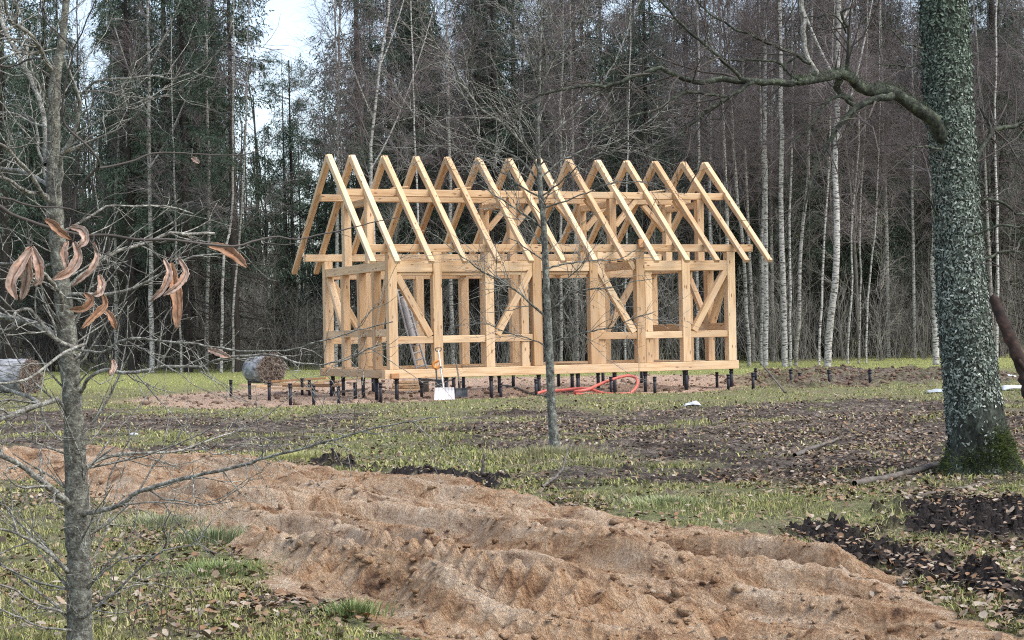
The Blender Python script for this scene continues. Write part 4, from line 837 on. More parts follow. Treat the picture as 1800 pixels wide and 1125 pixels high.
# moss tufts at the foot
zz0 = TP[:, 2]; g = R4(42); nm = 26000; ii = g.uniform(0, 1, nm); zt = g.uniform(-.02, .62, nm); an = g.uniform(0, 2 * math.pi, nm); top = .07 + .28 * np.clip(np.cos(an + .75), 0, 1) + g.normal(0, .06, nm) + .12 * vnoise(an * 4, zt * 0, 7)
k = zt < top; zt, an = zt[k], an[k]; ir = np.clip(np.searchsorted(zz0, zt), 0, 259); ja = (an / (2 * math.pi) * sides).astype(int) % sides
p0 = V[ir, ja].copy(); p0[:, 2] = zt; nrm = np.stack([np.cos(an), np.sin(an), .4 + 0 * an], 1); nrm += g.normal(0, .5, nrm.shape); L_ = g.uniform(.01, .04, len(an))[:, None]; q = np.cross(nrm, g.normal(size=nrm.shape)); q /= np.linalg.norm(q, axis=1, keepdims=True) + 1e-9
Vm = np.stack([p0 - q * .004, p0 + q * .004, p0 + nrm * L_], 1).reshape(-1, 3); link('moss', mesh_np('moss', Vm, [np.arange(len(Vm)).reshape(-1, 3)], M_MOSS), root)
segs = []
for p, d0, d1, w0, w1, m_ in [
 ([(1700, 345), (1686, 300), (1664, 255), (1645, 218), (1620, 195), (1590, 175), (1560, 160), (1525, 158), (1505, 145), (1490, 133), (1470, 130), (1440, 138), (1400, 145)], D + .16, D - 1.4, 32, 13, 0),
 ([(1400, 145), (1360, 146), (1320, 143), (1270, 140), (1240, 143), (1200, 138), (1180, 127), (1155, 122), (1120, 132), (1090, 145), (1060, 150), (1010, 153), (960, 165), (920, 180), (893, 196)], D - 1.4, D - 2.6, 13, 2.4, 0),
 ([(1325, 145), (1290, 165), (1250, 190), (1200, 230), (1180, 248), (1150, 256), (1100, 245), (1070, 232)], D - 1.6, D - 2.2, 7, 2, 0), ([(1205, 160), (1150, 193), (1080, 213), (1050, 232), (1020, 238)], D - 2, D - 2.4, 5, 1.8, 0), ([(1285, 168), (1240, 165), (1205, 160)], D - 1.7, D - 2, 5, 5, 0),
 ([(1570, 168), (1545, 172), (1520, 182), (1503, 190), (1480, 215), (1460, 245), (1440, 285), (1425, 320), (1413, 372)], D - .7, D - 1.1, 14, 2.6, 0), ([(1500, 186), (1480, 170), (1460, 175), (1440, 195), (1430, 215), (1390, 255)], D - .9, D - 1.2, 8, 2, 0), ([(1500, 175), (1480, 165), (1470, 150), (1480, 140)], D - .9, D - 1, 10, 8, 0),
 ([(1488, 132), (1493, 70), (1485, 35), (1480, 20), (1496, 15)], D - 1, D - 1.1, 9, 4, 0), ([(1440, 132), (1425, 112), (1414, 85), (1414, 40), (1410, 0), (1405, -60)], D - 1.2, D - 1.1, 10, 8, 1),
 ([(1312, 142), (1290, 125), (1270, 105), (1240, 80), (1200, 45), (1170, 12), (1150, -20)], D - 1.7, D - 2.2, 7, 4, 0), ([(1425, 112), (1407, 100), (1360, 80), (1310, 58), (1267, 38), (1235, 12), (1220, -10)], D - 1.2, D - 1.6, 6, 3, 0), ([(1380, 122), (1365, 108), (1310, 105), (1270, 103), (1240, 98)], D - 1.3, D - 1.6, 5, 2, 0), ([(1400, 140), (1378, 118), (1385, 108), (1410, 98)], D - 1.3, D - 1.2, 5, 4, 0),
 ([(1622, 84), (1605, 80), (1590, 75), (1575, 60), (1555, 48)], D - .3, D - .6, 4, 2, 0), ([(1618, 112), (1595, 118), (1570, 114), (1540, 111)], D - .3, D - .5, 4, 2, 0), ([(1490, 60), (1470, 30), (1440, 28), (1415, 30)], D - 1, D - 1.2, 3, 2, 0),
 ([(1690, 300), (1712, 290), (1724, 268), (1740, 238), (1755, 226), (1785, 222), (1830, 208)], D, D + 1, 8, 8, 0), ([(1742, 234), (1738, 215), (1722, 188)], D + .4, D + .5, 6, 4, 0), ([(1655, 262), (1620, 258), (1590, 262)], D - .3, D - .6, 5, 2, 0),
 ([(1690, 370), (1725, 350), (1760, 355), (1790, 375), (1830, 370)], D - .2, D + .4, 6, 4, 0), ([(1680, 420), (1720, 410), (1760, 395), (1790, 400), (1830, 380)], D - .2, D - .4, 5, 4, 0), ([(1700, 470), (1745, 450), (1775, 440), (1820, 455)], D - .2, D + .2, 5, 4, 0), ([(1650, 380), (1625, 340), (1600, 330)], D - .3, D - .6, 4, 2, 0)]:
    A = Acc(); segs.append(limb(A, p, d0, d1, w0, w1, sides=10, wob=.006)); link('limb', A.mesh('limb', M_MAPLIMB if m_ else M_LIMB, True), root)
# upper limbs that leave the frame
A = Acc()
for p in [[(1655, -200), (1600, -320), (1500, -420), (1350, -520)], [(1655, -250), (1730, -380), (1830, -480)], [(1655, -400), (1620, -600), (1560, -800)]]:
    segs.append(limb(A, p, D, D - 1, 34, 8, sides=8))
link('limb', A.mesh('limb', M_LIMB, True), root)
Ps, Rs = resample(segs[1:], 12); g = R4(43)
B, BR = grow(Ps, Rs, 240, (.25, 1.3), (.4, 1.1), 6, .2, .0, .12, .98, .45, .0045, .3, rg=g); C, CRr = grow(B, BR, 760, (.1, .55), (.4, 1.1), 4, .24, .0, .1, 1, .6, .0032, .3, rg=g)
link('twigs', Acc().add(*tube_batch(B, BR, 4)).add(*tube_batch(C, CRr, 3)).mesh('twigs', M_TWIGD), root)
# moss tufts along the big limb
P0, R0 = segs[0]; g = R4(44); nn = 5000; ii = g.integers(0, len(P0), nn); s0 = P0[ii] + g.normal(0, .02, (nn, 3)); dz = np.stack([g.normal(0, .5, nn), g.normal(0, .5, nn), np.abs(g.normal(.7, .4, nn))], 1); dz /= np.linalg.norm(dz, axis=1, keepdims=True); s0 = s0 + dz * R0[ii][:, None] * .95; q = np.cross(dz, g.normal(size=dz.shape)); q /= np.linalg.norm(q, axis=1, keepdims=True)
Vm = np.stack([s0 - q * .005, s0 + q * .005, s0 + dz * g.uniform(.005, .018, nn)[:, None]], 1).reshape(-1, 3); link('moss', mesh_np('moss', Vm, [np.arange(nn * 3).reshape(-1, 3)], m_noise('limb_moss', [(0.3, (0.03, 0.045, 0.022)), (0.7, (0.10, 0.13, 0.07))], 30)), root)

# ------------------------------------------------------------------ house frame
HX, HD, YAW, ZS = -2.8769, 42.6354, 0.3993, H - 1.0017
house = link('timber_house_frame', None, None, 'unfinished timber frame house of pale beams with bare rafters on short black piles', 'house frame')
house.location = (HX, HD, ZS); house.rotation_euler = (0, 0, YAW)
def beam(name, A_, B_, w_, h_, m_=None, up=(0, 0, 1), label=None, tail=0):
    """timber from A to B (house coordinates of its centre line): w_ across, h_ along up"""
    A_, B_ = Vector(A_), Vector(B_); d = B_ - A_; L = d.length; d.normalize(); u = Vector(up); s_ = u.cross(d)
    if s_.length < 1e-3: s_ = Vector((0, 1, 0)).cross(d)
    s_.normalize(); u = d.cross(s_)
    bm = bmesh.new(); bmesh.ops.create_cube(bm, size=1.0); bmesh.ops.scale(bm, vec=(L, w_, h_), verts=bm.verts)
    if tail:   # stepped rafter foot: lower corner cut back
        for v in bm.verts:
            if v.co.x > 0 and v.co.z < 0: v.co.z += h_ * .45
    bmesh.ops.bevel(bm, geom=bm.edges[:], offset=.008, segments=1, affect='EDGES')
    me = bpy.data.meshes.new(name); bm.to_mesh(me); bm.free(); me.materials.append(m_ or M_WOOD)
    o = link(name, me, house, label); j = random.uniform(-.0025, .0025)
    o.matrix_local = Matrix.Translation((A_ + B_) / 2 + Vector((j, j, 0))) @ Matrix((d, s_, u)).transposed().to_4x4(); return o
L_, W_, TB, PT = 9.312, 5.245, 2.757, 3.155
XF = [.11, 1.235, 2.565, 3.81, 5.335, 6.62, 7.9, 9.2]; pw_ = .225
yf, yb = .11, W_ - .11
# sills
beam('sill', (-.12, yf, .105), (L_ + .06, yf, .105), .215, .21); beam('sill', (-.12, yb, .105), (L_ + .06, yb, .105), .215, .21)
beam('sill', (.11, .22, .103), (.11, W_ - .22, .103), .21, .2); beam('sill', (L_ - .11, .22, .103), (L_ - .11, W_ - .22, .103), .21, .2)
for xx in (3.85, 6.65): beam('floor_beam', (xx, .22, .1), (xx, W_ - .22, .1), .18, .19)
beam('sill_end', (.11, -.075, .07), (.11, -.001, .07), .2, .12, M_WOODD, label='reddish sawn sill end at the near corner')
# walls
XB = [.11, 1.235, 2.62, 3.9, 4.52, 5.36, 6.05, 8.1, 9.2]
def wall(yc, side):
    XX = XB if side else XF
    for i, xx in enumerate(XX): beam('post', (xx, yc, .212), (xx, yc, PT - .186), pw_, .215, up=(0, 1, 0))
    beam('wall_plate', (-.5, yc, PT - .09), (9.85, yc, PT - .09), .2, .18)
    for a, b_ in zip(XX[:-1], XX[1:]):
        door = (side == 0 and abs(a - 3.81) < .01) or (side == 1 and abs(a - 6.05) < .01); nobeam = side == 0 and abs(a - 5.335) < .01; q = .004 * side
        if not nobeam: beam('wall_beam', (a + pw_ / 2, yc, TB - .13), (b_ - pw_ / 2, yc, TB - .13), .19, .25)
        if side == 0 and a < 5.3: beam('lintel', (a + pw_ / 2, yc + .02, TB - .298), (b_ - pw_ / 2, yc + .02, TB - .298), .15, .08)
        if nobeam: beam('wall_beam', (a + pw_ / 2, yc, PT - .27), (b_ - pw_ / 2, yc, PT - .27), .19, .17)
        if not door: beam('rail', (a + pw_ / 2, yc + .006, .9 + q), (b_ - pw_ / 2, yc + .006, .9 + q), .17, .17)
wall(yf, 0); wall(yb, 1)
beam('stud', (3.5, yf + .02, .212), (3.5, yf + .02, .81), .2, .15, up=(0, 1, 0)); beam('stud', (3.5, yf + .02, .99), (3.5, yf + .02, TB - .34), .2, .15, up=(0, 1, 0))
beam('stud', (5.56, yf + .03, .212), (5.56, yf + .03, .81), .21, .14, up=(0, 1, 0)); beam('stud', (5.56, yf + .03, .99), (5.56, yf + .03, 2.7), .21, .14, up=(0, 1, 0))
beam('stud', (6.87, yf + .03, .212), (6.87, yf + .03, .81), .2, .15, up=(0, 1, 0)); beam('stud', (6.87, yf + .03, .99), (6.87, yf + .03, TB - .26), .2, .15, up=(0, 1, 0))
for (x0, z0, x1, z1) in [(.24, 2.42, 1.05, .985), (3.72, 2.6, 2.76, .985), (5.46, 2.6, 6.44, .985), (9.12, 2.6, 8.12, .985)]:
    beam('brace', (x0, yf - .02, z0), (x1, yf - .02, z1), .16, .15, up=(0, 1, 0))
    if x0 < 1 or x0 > 9: beam('brace', (x0, yb - .01, z0), (x1, yb - .01, z1), .15, .17, up=(0, 1, 0))
for xa, xb in ((5.45, 5.62), (6.5, 6.33)): beam('knee', (xa, yf, 2.55), (xb, yf, 2.80), .13, .09, up=(0, 1, 0))
# gables
for xc in (.112, L_ - .112):
    YG = [1.2, 2.34, 3.66] if xc < 1 else [1.2, 2.34, 4.35]
    if xc > 1: beam('brace', (xc, 2.23, 2.35), (xc, 1.31, 1.18), .13, .15, up=(1, 0, 0))
    for yy in YG: beam('post', (xc, yy, .205), (xc, yy, 2.555), .2, .19, up=(1, 0, 0))
    beam('tie_beam', (xc, .22, 2.665), (xc, W_ - .22, 2.665), .2, .215)
    ys = [.22] + YG + [W_ - .22]
    for a, b_ in zip(ys[:-1], ys[1:]): beam('rail', (xc, a + (.1 if a > .3 else 0), 1.08), (xc, b_ - (.1 if b_ < 5 else 0), 1.08), .16, .18)
    xc > 1 or beam('brace', (xc + .01, W_ - .26, 2.5), (xc + .01, 3.82, 1.18), .13, .17, up=(1, 0, 0)); beam('brace', (xc + .01, .26, 2.5), (xc + .01, 1.06, 1.18), .13, .17, up=(1, 0, 0))
# attic frames: posts, purlins, braces
YPF, YPR = 1.65, 3.45; PZ = 4.58
for i, xc in enumerate((.112, 3.86, 6.65, 9.2)):
    if 0 < i < 3: beam('tie_beam', (xc, .22, 2.665), (xc, W_ - .22, 2.665), .19, .2)
    for yy in (YPF, YPR): beam('attic_post', (xc, yy, 2.775), (xc, yy, PZ - .175), .2, .19, up=(1, 0, 0))
    for yy in (YPF, YPR):
        if i in (1, 2): beam('attic_brace', (xc + .1, yy, 3.72), (xc + .72, yy, PZ - .18), .13, .14, up=(0, 1, 0))
        if i in (2, 3): beam('attic_brace', (xc - .1, yy, 3.72), (xc - .72, yy, PZ - .18), .13, .14, up=(0, 1, 0))
    beam('collar_beam', (xc, YPF + .1, PZ - .3), (xc, YPR - .1, PZ - .3), .15, .16)
for yy in (YPF, YPR): beam('purlin', (-.56, yy, PZ - .085), (9.9, yy, PZ - .085), .19, .17)
# rafters
RX = [.0249 - .5979] + [.0249 + .8421 * i for i in range(12)] + [.0249 + .8421 * 11 + .6687]
RZ = 5.51; sl = (5.5229 - 2.7506) / (W_ / 2 + .6465); dn = Vector((0, sl, 1)).normalized()
for xx in RX:
    for sgn in (-1, 1):
        top = Vector((xx, W_ / 2 + sgn * .055, RZ)); foot = Vector((xx, W_ / 2 + sgn * (W_ / 2 + .66), 2.74)); d = (foot - top).normalized(); up = Vector((0, sgn * 1.0, 1.0 / max(.1, sl))); up = Vector((0, sgn * sl, 1)).normalized()
        off = -up * .085; beam('rafter', top + off, foot + off, .135, .17, M_WOODR if sgn < 0 else M_WOOD, up=up, tail=1)
# odd bits on the purlin and the plate
for xx, rz in ((2.55, .3), (5.95, -.15), (7.95, .2), (.9, .25)):
    beam('wood_wedge', (xx - .22, YPF - .02, PZ + .02), (xx + .22, YPF - .02, PZ + .055 + .06 * rz), .1, .035, M_WOODR)
beam('block', (6.62, -.08, PT + .02), (6.62, .0, PT + .02), .13, .2, M_WOODD, label='red brown block end on the wall plate')

# ------------------------------------------------------------------ screw piles
def pile_mesh(r, h):
    bm = bmesh.new(); 
    for rad, z0, z1 in ((r, -.12, h - .02), (r * 1.3, h - .03, h)):
        res = bmesh.ops.create_cone(bm, cap_ends=True, segments=14, radius1=rad, radius2=rad, depth=z1 - z0); bmesh.ops.translate(bm, verts=res['verts'], vec=(0, 0, (z0 + z1) / 2))
    res = bmesh.ops.create_cone(bm, cap_ends=True, segments=14, radius1=r * 1.16, radius2=r * 1.16, depth=.06); bmesh.ops.translate(bm, verts=res['verts'], vec=(0, 0, h - .075))
    me = bpy.data.meshes.new('screw_pile'); bm.to_mesh(me); bm.free(); me.materials.append(M_STEEL)
    for p_ in me.polygons: p_.use_smooth = len(p_.vertices) == 4
    return me
free_p = [(406.7, 667.5, 696.7, 'leftmost black steel pile standing in sand beside the wrapped bale'), (439.5, 669, 699, 'black pile in sand, second from the left, below the bale'), (474, 672, 702, 'black pile in sand, third from the left, in front of the boards'), (511, 674, 705, 'black pile in sand, fourth from the left along the front line'),
 (552, 677, 707.5, 'black pile lowest in the photo, left of the house corner'), (596, 678, 705, 'black pile in front of the gable sill near the bent twig'), (531.7, 665, 692, 'black pile behind the boards, left one of a rear pair'), (544.7, 668, 692, 'black pile behind the boards, right one of a rear pair'),
 (583, 669, 694, 'short black pile just before the left house corner'), (625, 672, 699, 'stout black pile in front of the middle of the gable'), (670, 673, 703, 'black pile just left of the near house corner'), (741.7, 673, 693, 'short black pile under the first bay left of the snow shovel'),
 (809, 670, 695, 'black pile right behind the black shovel blade'), (881, 673, 694, 'short black pile left of the thin stick under the frame'), (943, 666, 694, 'black pile just left of the slender tree trunk'), (1017, 666, 686, 'short black pile right of the slender tree trunk'), (1074.7, 662, 688, 'black pile ringed by the red pipe loop'),
 (1151.7, 662, 690, 'black pile with wide head right of the red pipe loop'), (1207, 660, 680, 'thick black pile in front of the low soil mound'), (1261, 654, 679, 'black pile standing before the last bay of the frame'), (1281, 658, 684, 'black pile at the near right house corner'), (1324.5, 655, 684, 'black pile first to the right of the house corner'), (1329, 647, 671, 'black pile behind another just right of the house corner'),
 (1391, 649, 678, 'black pile rising from dark soil, below the tall birch pair'), (1406.7, 655, 673, 'short black pile with wide head in the dark soil'), (1458, 650, 674, 'black pile in front of the brown soil heap'), (1530, 650, 678, 'rightmost black pile beyond the soil heap')]
for x_, yt, yb_, lab in free_p:
    p = gnd(x_, yb_); hh = (yb_ - yt) * p.y / F; r = .075 if x_ not in (625, 1207) else (.085 if x_ == 625 else .12); z = zg(p.x, p.y)
    o = link('screw_pile', pile_mesh(r * .5, max(hh - z, hh * .75)), None, lab, 'steel pile', 'black screw piles standing round the house'); o.location = (p.x, p.y, z)
ca_, sa_ = math.cos(YAW), math.sin(YAW)
def hw(X, Y): return (HX + X * ca_ - Y * sa_, HD + X * sa_ + Y * ca_)
pm = None; rows = [(.11, [.2, 1.45, 2.6, 3.85, 4.9, 5.9, 6.75, 7.9, 9.2]), (W_ / 2, [.2, 2.6, 3.85, 5.9, 6.65, 9.2]), (W_ - .11, [.2, 1.3, 2.6, 3.85, 5.3, 6.65, 8, 9.2])]
rows.append((1.35, [.12])); rows.append((4.0, [.12]))
for yy, xs in rows:
    for xx in xs:
        wx, wy = hw(xx, yy); z = zg(wx, wy)
        o = link('screw_pile', pile_mesh(.046, ZS - .004 - z), None, 'black steel pile bearing the sill from below', 'steel pile', 'black screw piles under the sill'); o.location = (wx, wy, z)
        if yy == W_ / 2: o['label'] = 'black steel pile in the middle row beneath the house'; 

# ------------------------------------------------------------------ things round the site
def prism(acc, pts2, d0, d1, fn):
    """closed outline pts2 extruded d0->d1, mapped through fn(u,v,d)"""
    n = len(pts2); V = [fn(u, v, d0) for u, v in pts2] + [fn(u, v, d1) for u, v in pts2]
    bm = bmesh.new(); vs = [bm.verts.new(v) for v in V]; bm.faces.new(vs[:n]); bm.faces.new(vs[n:][::-1])
    for i in range(n): bm.faces.new([vs[i], vs[i + n], vs[(i + 1) % n + n], vs[(i + 1) % n]])
    bmesh.ops.recalc_face_normals(bm, faces=bm.faces); return bm
def bm_obj(bm, name, m_, parent=None, label=None, cat=None, group=None, smooth=False, bev=0.0):
    if bev: bmesh.ops.bevel(bm, geom=bm.edges[:], offset=bev, segments=2, affect='EDGES')
    me = bpy.data.meshes.new(name); bm.to_mesh(me); bm.free(); me.materials.append(m_)
    if smooth:
        for p_ in me.polygons: p_.use_smooth = True
    return link(name, me, parent, label, cat, group)
def box_obj(name, sx, sy, sz, mtx, m_, parent=None, bev=.004, **k):
    bm = bmesh.new(); bmesh.ops.create_cube(bm, size=1); bmesh.ops.scale(bm, vec=(sx, sy, sz), verts=bm.verts); o = bm_obj(bm, name, m_, parent, bev=bev, **k); o.matrix_local = mtx; return o


# snow shovel (white) leaning on the sill
b0 = gnd(782, 702); Ds = b0.y
def shovel(cx, yt, yb2, wpx, Ds, hx, hy, m_, mh, label, grip):
    root = link('snow_shovel' if grip else 'shovel', None, None, label, 'shovel'); P0 = at(cx, (yt + yb2) / 2, Ds); root.location = P0
    wd = wpx * Ds / F; hh = (yb2 - yt) * Ds / F; bm = bmesh.new(); nx_, nz_ = 13, 5; grid = []
    for sgn in (0, 1):
        for j in range(nz_):
            for i in range(nx_):
                u = i / (nx_ - 1) - .5; v = j / (nz_ - 1) - .5; y_ = -.10 * (v - .5) ** 2 * 2 - .05 * abs(u) * 2 + sgn * .012 + .004 * math.cos(i * math.pi); w__ = wd * (1 - .06 * (v + .5)); grid.append(bm.verts.new((u * w__, y_, v * hh)))
    G_ = lambda s, j, i: grid[s * nx_ * nz_ + j * nx_ + i]
    for s in (0, 1):
        for j in range(nz_ - 1):
            for i in range(nx_ - 1):
                q = [G_(s, j, i), G_(s, j, i + 1), G_(s, j + 1, i + 1), G_(s, j + 1, i)]; bm.faces.new(q if s == 0 else q[::-1])
    for j in range(nz_ - 1):
        for i in (0, nx_ - 1): bm.faces.new([G_(0, j, i), G_(0, j + 1, i), G_(1, j + 1, i), G_(1, j, i)])
    for i in range(nx_ - 1):
        for j in (0, nz_ - 1): bm.faces.new([G_(0, j, i), G_(0, j, i + 1), G_(1, j, i + 1), G_(1, j, i)])
    bmesh.ops.recalc_face_normals(bm, faces=bm.faces); bm_obj(bm, 'blade', m_, root)
    top = at(hx, hy, Ds + .35) - P0; mid = Vector((0, -.03, -hh * .3)); tube_obj('handle', [mid, mid * .3 + top * .35 + Vector((0, -.02, 0)), top * .7, top], .018, mh, root)
    if grip:
        a_, b_ = top * .34, top * .62; 
        tube_obj('sleeve', [top * .36, top * .5, top * .62], .024, M_BLACKP, root); tube_obj('grip', [top + Vector((-.07, 0, .05)), top + Vector((-.05, 0, -.01)), top + Vector((0, 0, -.02)), top + Vector((.05, 0, -.01)), top + Vector((.07, 0, .05)), top + Vector((0, 0, .06)), top + Vector((-.07, 0, .05))], .013, M_STICK, root)
    return root
shovel(782, 681, 702, 36, Ds, 771, 616, M_WHITEP, M_WHITEP, 'white snow shovel with long handle leaning against the house sill', 1)
shovel(812, 682, 697, 22, Ds + .5, 801, 632, M_BLACKP, M_STICK, 'black bladed shovel with thin brown handle beside the white snow shovel', 0)
r_ = link('spade', None, None, 'spade with orange grip leaning on the sill behind the white snow shovel', 'spade'); D_ = Ds + .45
tube_obj('shaft', [at(769, 686, D_), at(768, 665, D_ + .1), at(767, 648, D_ + .25)], .02, M_BLACKP, r_); tube_obj('grip', [at(763, 637, D_ + .25), at(762, 643, D_ + .25), at(767, 648, D_ + .25), at(774, 642, D_ + .25), at(773, 634, D_ + .25), at(767, 636, D_ + .25), at(763, 638, D_ + .25)], .03, M_ORANGE, r_)
box_obj('blade', .17, .03, .26, Matrix.Translation(at(772, 677, D_)), M_BLACKP, r_, bev=.01)
# red pipe loop
z3 = lambda u, v: (950 + u / 6.0, 620 + v / 6.0)
hp = [(-60, 440), (10, 415), (60, 402), (200, 398), (400, 378), (520, 382), (640, 420), (760, 440), (860, 442), (940, 430), (1000, 380), (1027, 320), (1015, 270), (960, 245), (900, 245), (750, 285), (620, 335), (500, 388), (430, 402), (370, 410), (368, 428), (440, 440), (520, 446), (700, 452), (790, 460), (870, 466)]
Dh = 43.8; dd = np.linspace(0, 1, len(hp)); hpw = []
for i, (u, v) in enumerate(hp):
    px_, py_ = z3(u, v); d_ = Dh + .35 * math.sin(i * .6) + (.5 if 10 < i < 17 else 0); p = at(px_, py_, d_); p.z = max(p.z, zg(p.x, p.y) + .03); hpw.append(p)
tube_obj('red_pipe', hpw, .035, M_RED, None, n=160, label='red plastic pipe curled in an open loop on the ground before the house', cat='pipe')

# ladder standing inside the frame
r_ = link('ladder', None, None, 'grey aluminium extension ladder leaning inside the first bay of the house frame', 'ladder')
T_, B_ = at(700, 492, 44.3), at(742, 650, 43.6); dl = (B_ - T_); ln = dl.length; dl.normalize(); sd_ = Vector((.155, .1, .04)); 
for k_, o_ in ((-1, 0), (1, 0)):
    tube_obj('rail', [T_ + sd_ * k_ * .5 * 1.15, B_ + sd_ * k_ * .62 * 1.15], .03, M_ALU, r_, sides=4, n=4)
for i in range(13):
    p = T_ + dl * (ln * (i + .5) / 13); tube_obj('rung', [p - sd_ * .56, p, p + sd_ * .56], .02, M_ALU, r_, sides=8, n=3)
tube_obj('upper_section', [T_ + dl * .5 + Vector((0, -.06, 0)), T_ + dl * 1.7 + Vector((.0, -.07, 0))], .075, M_ALU, r_, sides=4, n=4)

# round bales
def bale(px, py, r, L, az, label, seed):
    p = gnd(px, py); root = link('round_bale', None, None, label, 'bale', 'round bales at the meadow edge'); root.location = (p.x, p.y, r * .9); root.rotation_euler = (0, 0, az)
    n, m2 = 40, 12; g = R4(seed)
    def ring(x, f): 
        a = np.arange(n) * 2 * math.pi / n; rr = r * f * (1 + .02 * np.cos(3 * a + seed) + .012 * g.normal(size=n)); z_ = np.sin(a) * rr; z_ = np.where(z_ < -r * .86, -r * .86, z_) * .96; return np.stack([np.full(n, x) + .01 * g.normal(size=n), np.cos(a) * rr * 1.04, z_], 1)
    xs = np.linspace(-L / 2, L / 2, m2); V = np.concatenate([ring(x_, 1 - .10 * abs(2 * x_ / L) ** 6) for x_ in xs]); I_ = np.arange(n * m2).reshape(m2, n); nx = np.roll(I_, -1, 1)
    link('wrapped_side', mesh_np('wrapped_side', V, [np.stack([I_[:-1], nx[:-1], nx[1:], I_[1:]], -1).reshape(-1, 4)], M_NET, True), root)
    for s_ in (-1, 1):
        fs = [1.0, .9, .8, .68, .56, .44, .32, .2, .08]; V = np.concatenate([ring(s_ * (L / 2 + .03 * (k_ % 2)), .9 * f) for k_, f in enumerate(fs)]); I_ = np.arange(n * len(fs)).reshape(len(fs), n); nx = np.roll(I_, -1, 1)
        link('hay_face', mesh_np('hay_face', V, [np.stack([I_[:-1], nx[:-1], nx[1:], I_[1:]], -1).reshape(-1, 4), I_[-1][None]], M_HAY, True), root)
    # loose stems
    nn = 1500; a = g.uniform(0, 6.28, nn); q = g.uniform(0, .9, nn) ** .5 * r; s0 = np.stack([np.full(nn, L / 2 + .02), np.cos(a) * q, np.sin(a) * q], 1); s0[:, 2] = np.maximum(s0[:, 2], -r * .8); d = g.normal(size=(nn, 3)) * .08; d[:, 0] = np.abs(d[:, 0]) * .7
    PP = np.stack([s0, s0 + d * .6, s0 + d + [0, 0, -.02]], 1); link('loose_hay', Acc().add(*tube_batch(PP, np.full((nn, 3), .006), 3)).mesh('loose_hay', M_HAY), root); return root
M_NET = m_noise('bale_net', [(0.36, (0.07, 0.07, 0.075)), (0.5, (0.24, 0.245, 0.255)), (0.64, (0.42, 0.425, 0.44))], 3.5, (1, 2, 2), .7, .6, .03)
M_HAY = m_noise('old_hay', [(0.36, (0.08, 0.06, 0.048)), (0.5, (0.24, 0.19, 0.155)), (0.64, (0.42, 0.35, 0.29))], 9, (1, 1, 1), .95, .8, .04)
bale(464, 675, .52, .98, math.radians(-52), 'grey net-wrapped round bale with brown hay end, left of the house frame', 3)
bale(22, 693, .54, 1.25, math.radians(-22), 'grey net-wrapped round bale partly hidden by the maple at the left edge', 8)

# boards lying beyond the piles
def board(p0, p1, w_, t_, lab, D0, D1, z=.0, m_=M_BOARD):
    a_ = at(p0[0], p0[1], D0); b_ = at(p1[0], p1[1], D1); c_ = (a_ + b_) / 2; d = b_ - a_; L = d.length; d.normalize(); s_ = Vector((0, 0, 1)).cross(d).normalized(); u = d.cross(s_)
    return box_obj('board', L, w_, t_, Matrix.Translation(c_) @ Matrix((d, s_, u)).transposed().to_4x4(), m_, None, label=lab, cat='board', group='sawn boards lying left of the house')
board((430, 676.5), (462, 679), .35, .06, 'short pale board end lying nearest the wrapped bale', 47.6, 47)
board((462, 681), (550, 683.5), .3, .05, 'long pale board lying lowest behind the row of piles', 47, 46.6)
board((487, 675), (566, 673.5), .3, .05, 'pale board lying on top of the board heap beside the bale', 48.6, 49.4)
board((480, 670.5), (576, 664.5), .2, .06, 'dark weathered board behind the pale boards', 52, 51.5, m_=M_WOODD)
board((560, 671), (640, 665), .25, .05, 'pale board running under the gable sill', 49.4, 49.4)
board((500, 679), (600, 677), .22, .08, 'brown board in the middle of the board heap', 48, 47.4, m_=M_WOODD)
# board stack under the near corner
r_ = link('board_stack', None, None, 'low stack of pale boards lying under the near corner of the house', 'board stack'); c_ = at(713, 677, 46.5); r_.location = c_; r_.rotation_euler = (0, 0, YAW * .3)
for i in range(4):
    box_obj('board', .72 - .03 * i, .5, .05, Matrix.Translation((.02 * (i % 2), 0, -.11 + .065 * i)), M_BOARD, r_)
r_ = link('grey_slab', None, None, 'grey board leaning upright under the first bay, behind a short pile', 'slab'); r_.location = (0, 0, 0)
box_obj('panel', .2, .04, .34, Matrix.Translation(at(747, 677, 45.2)) @ Matrix.Rotation(.15, 4, 'X'), M_STICK, r_)
for a_, b_, d0_, d1_, lb_ in [((752, 667), (782, 671), 47, 46.4, 'dark plank lying beneath the frame left of the snow shovel'), ((1000, 688), (1060, 684), 45, 46, 'grey plank half buried in soil right of the slender tree'), ((588, 690), (640, 684), 45.5, 46.5, 'weathered batten lying across the sand below the gable sill')]:
    o_ = board(a_, b_, .14, .05, lb_, d0_, d1_, m_=M_STICK); o_['category'] = 'plank'; o_['group'] = 'planks lying about the site'
# scraps
def scrap(px, py, wpx, hm, label, m_, seed, cat='plastic sheet'):
    p = gnd(px, py); g = R4(seed); wd = wpx * p.y / F; n, m2 = 18, 10; V = []
    for j in range(m2):
        for i in range(n):
            u = i / (n - 1) - .5; v = j / (m2 - 1) - .5; e = max(0, 1 - (abs(2 * u) ** 3 + abs(2 * v) ** 3) * .6)
            V.append((p.x + u * wd * (1 + .15 * g.normal() * .3), p.y + v * wd * .8, zg(p.x + u * wd, p.y + v * wd * .8) + .02 + hm * e * (.4 + .6 * float(vnoise(u * 5 + 9, v * 5 + seed, seed)))))
    I_ = np.arange(n * m2).reshape(m2, n); Fq = np.stack([I_[:-1, :-1], I_[:-1, 1:], I_[1:, 1:], I_[1:, :-1]], -1).reshape(-1, 4); o = link('plastic_sheet', mesh_np('plastic_sheet', V, [Fq], m_, False), None, label, cat); s_ = o.modifiers.new('t', 'SOLIDIFY'); s_.thickness = .01
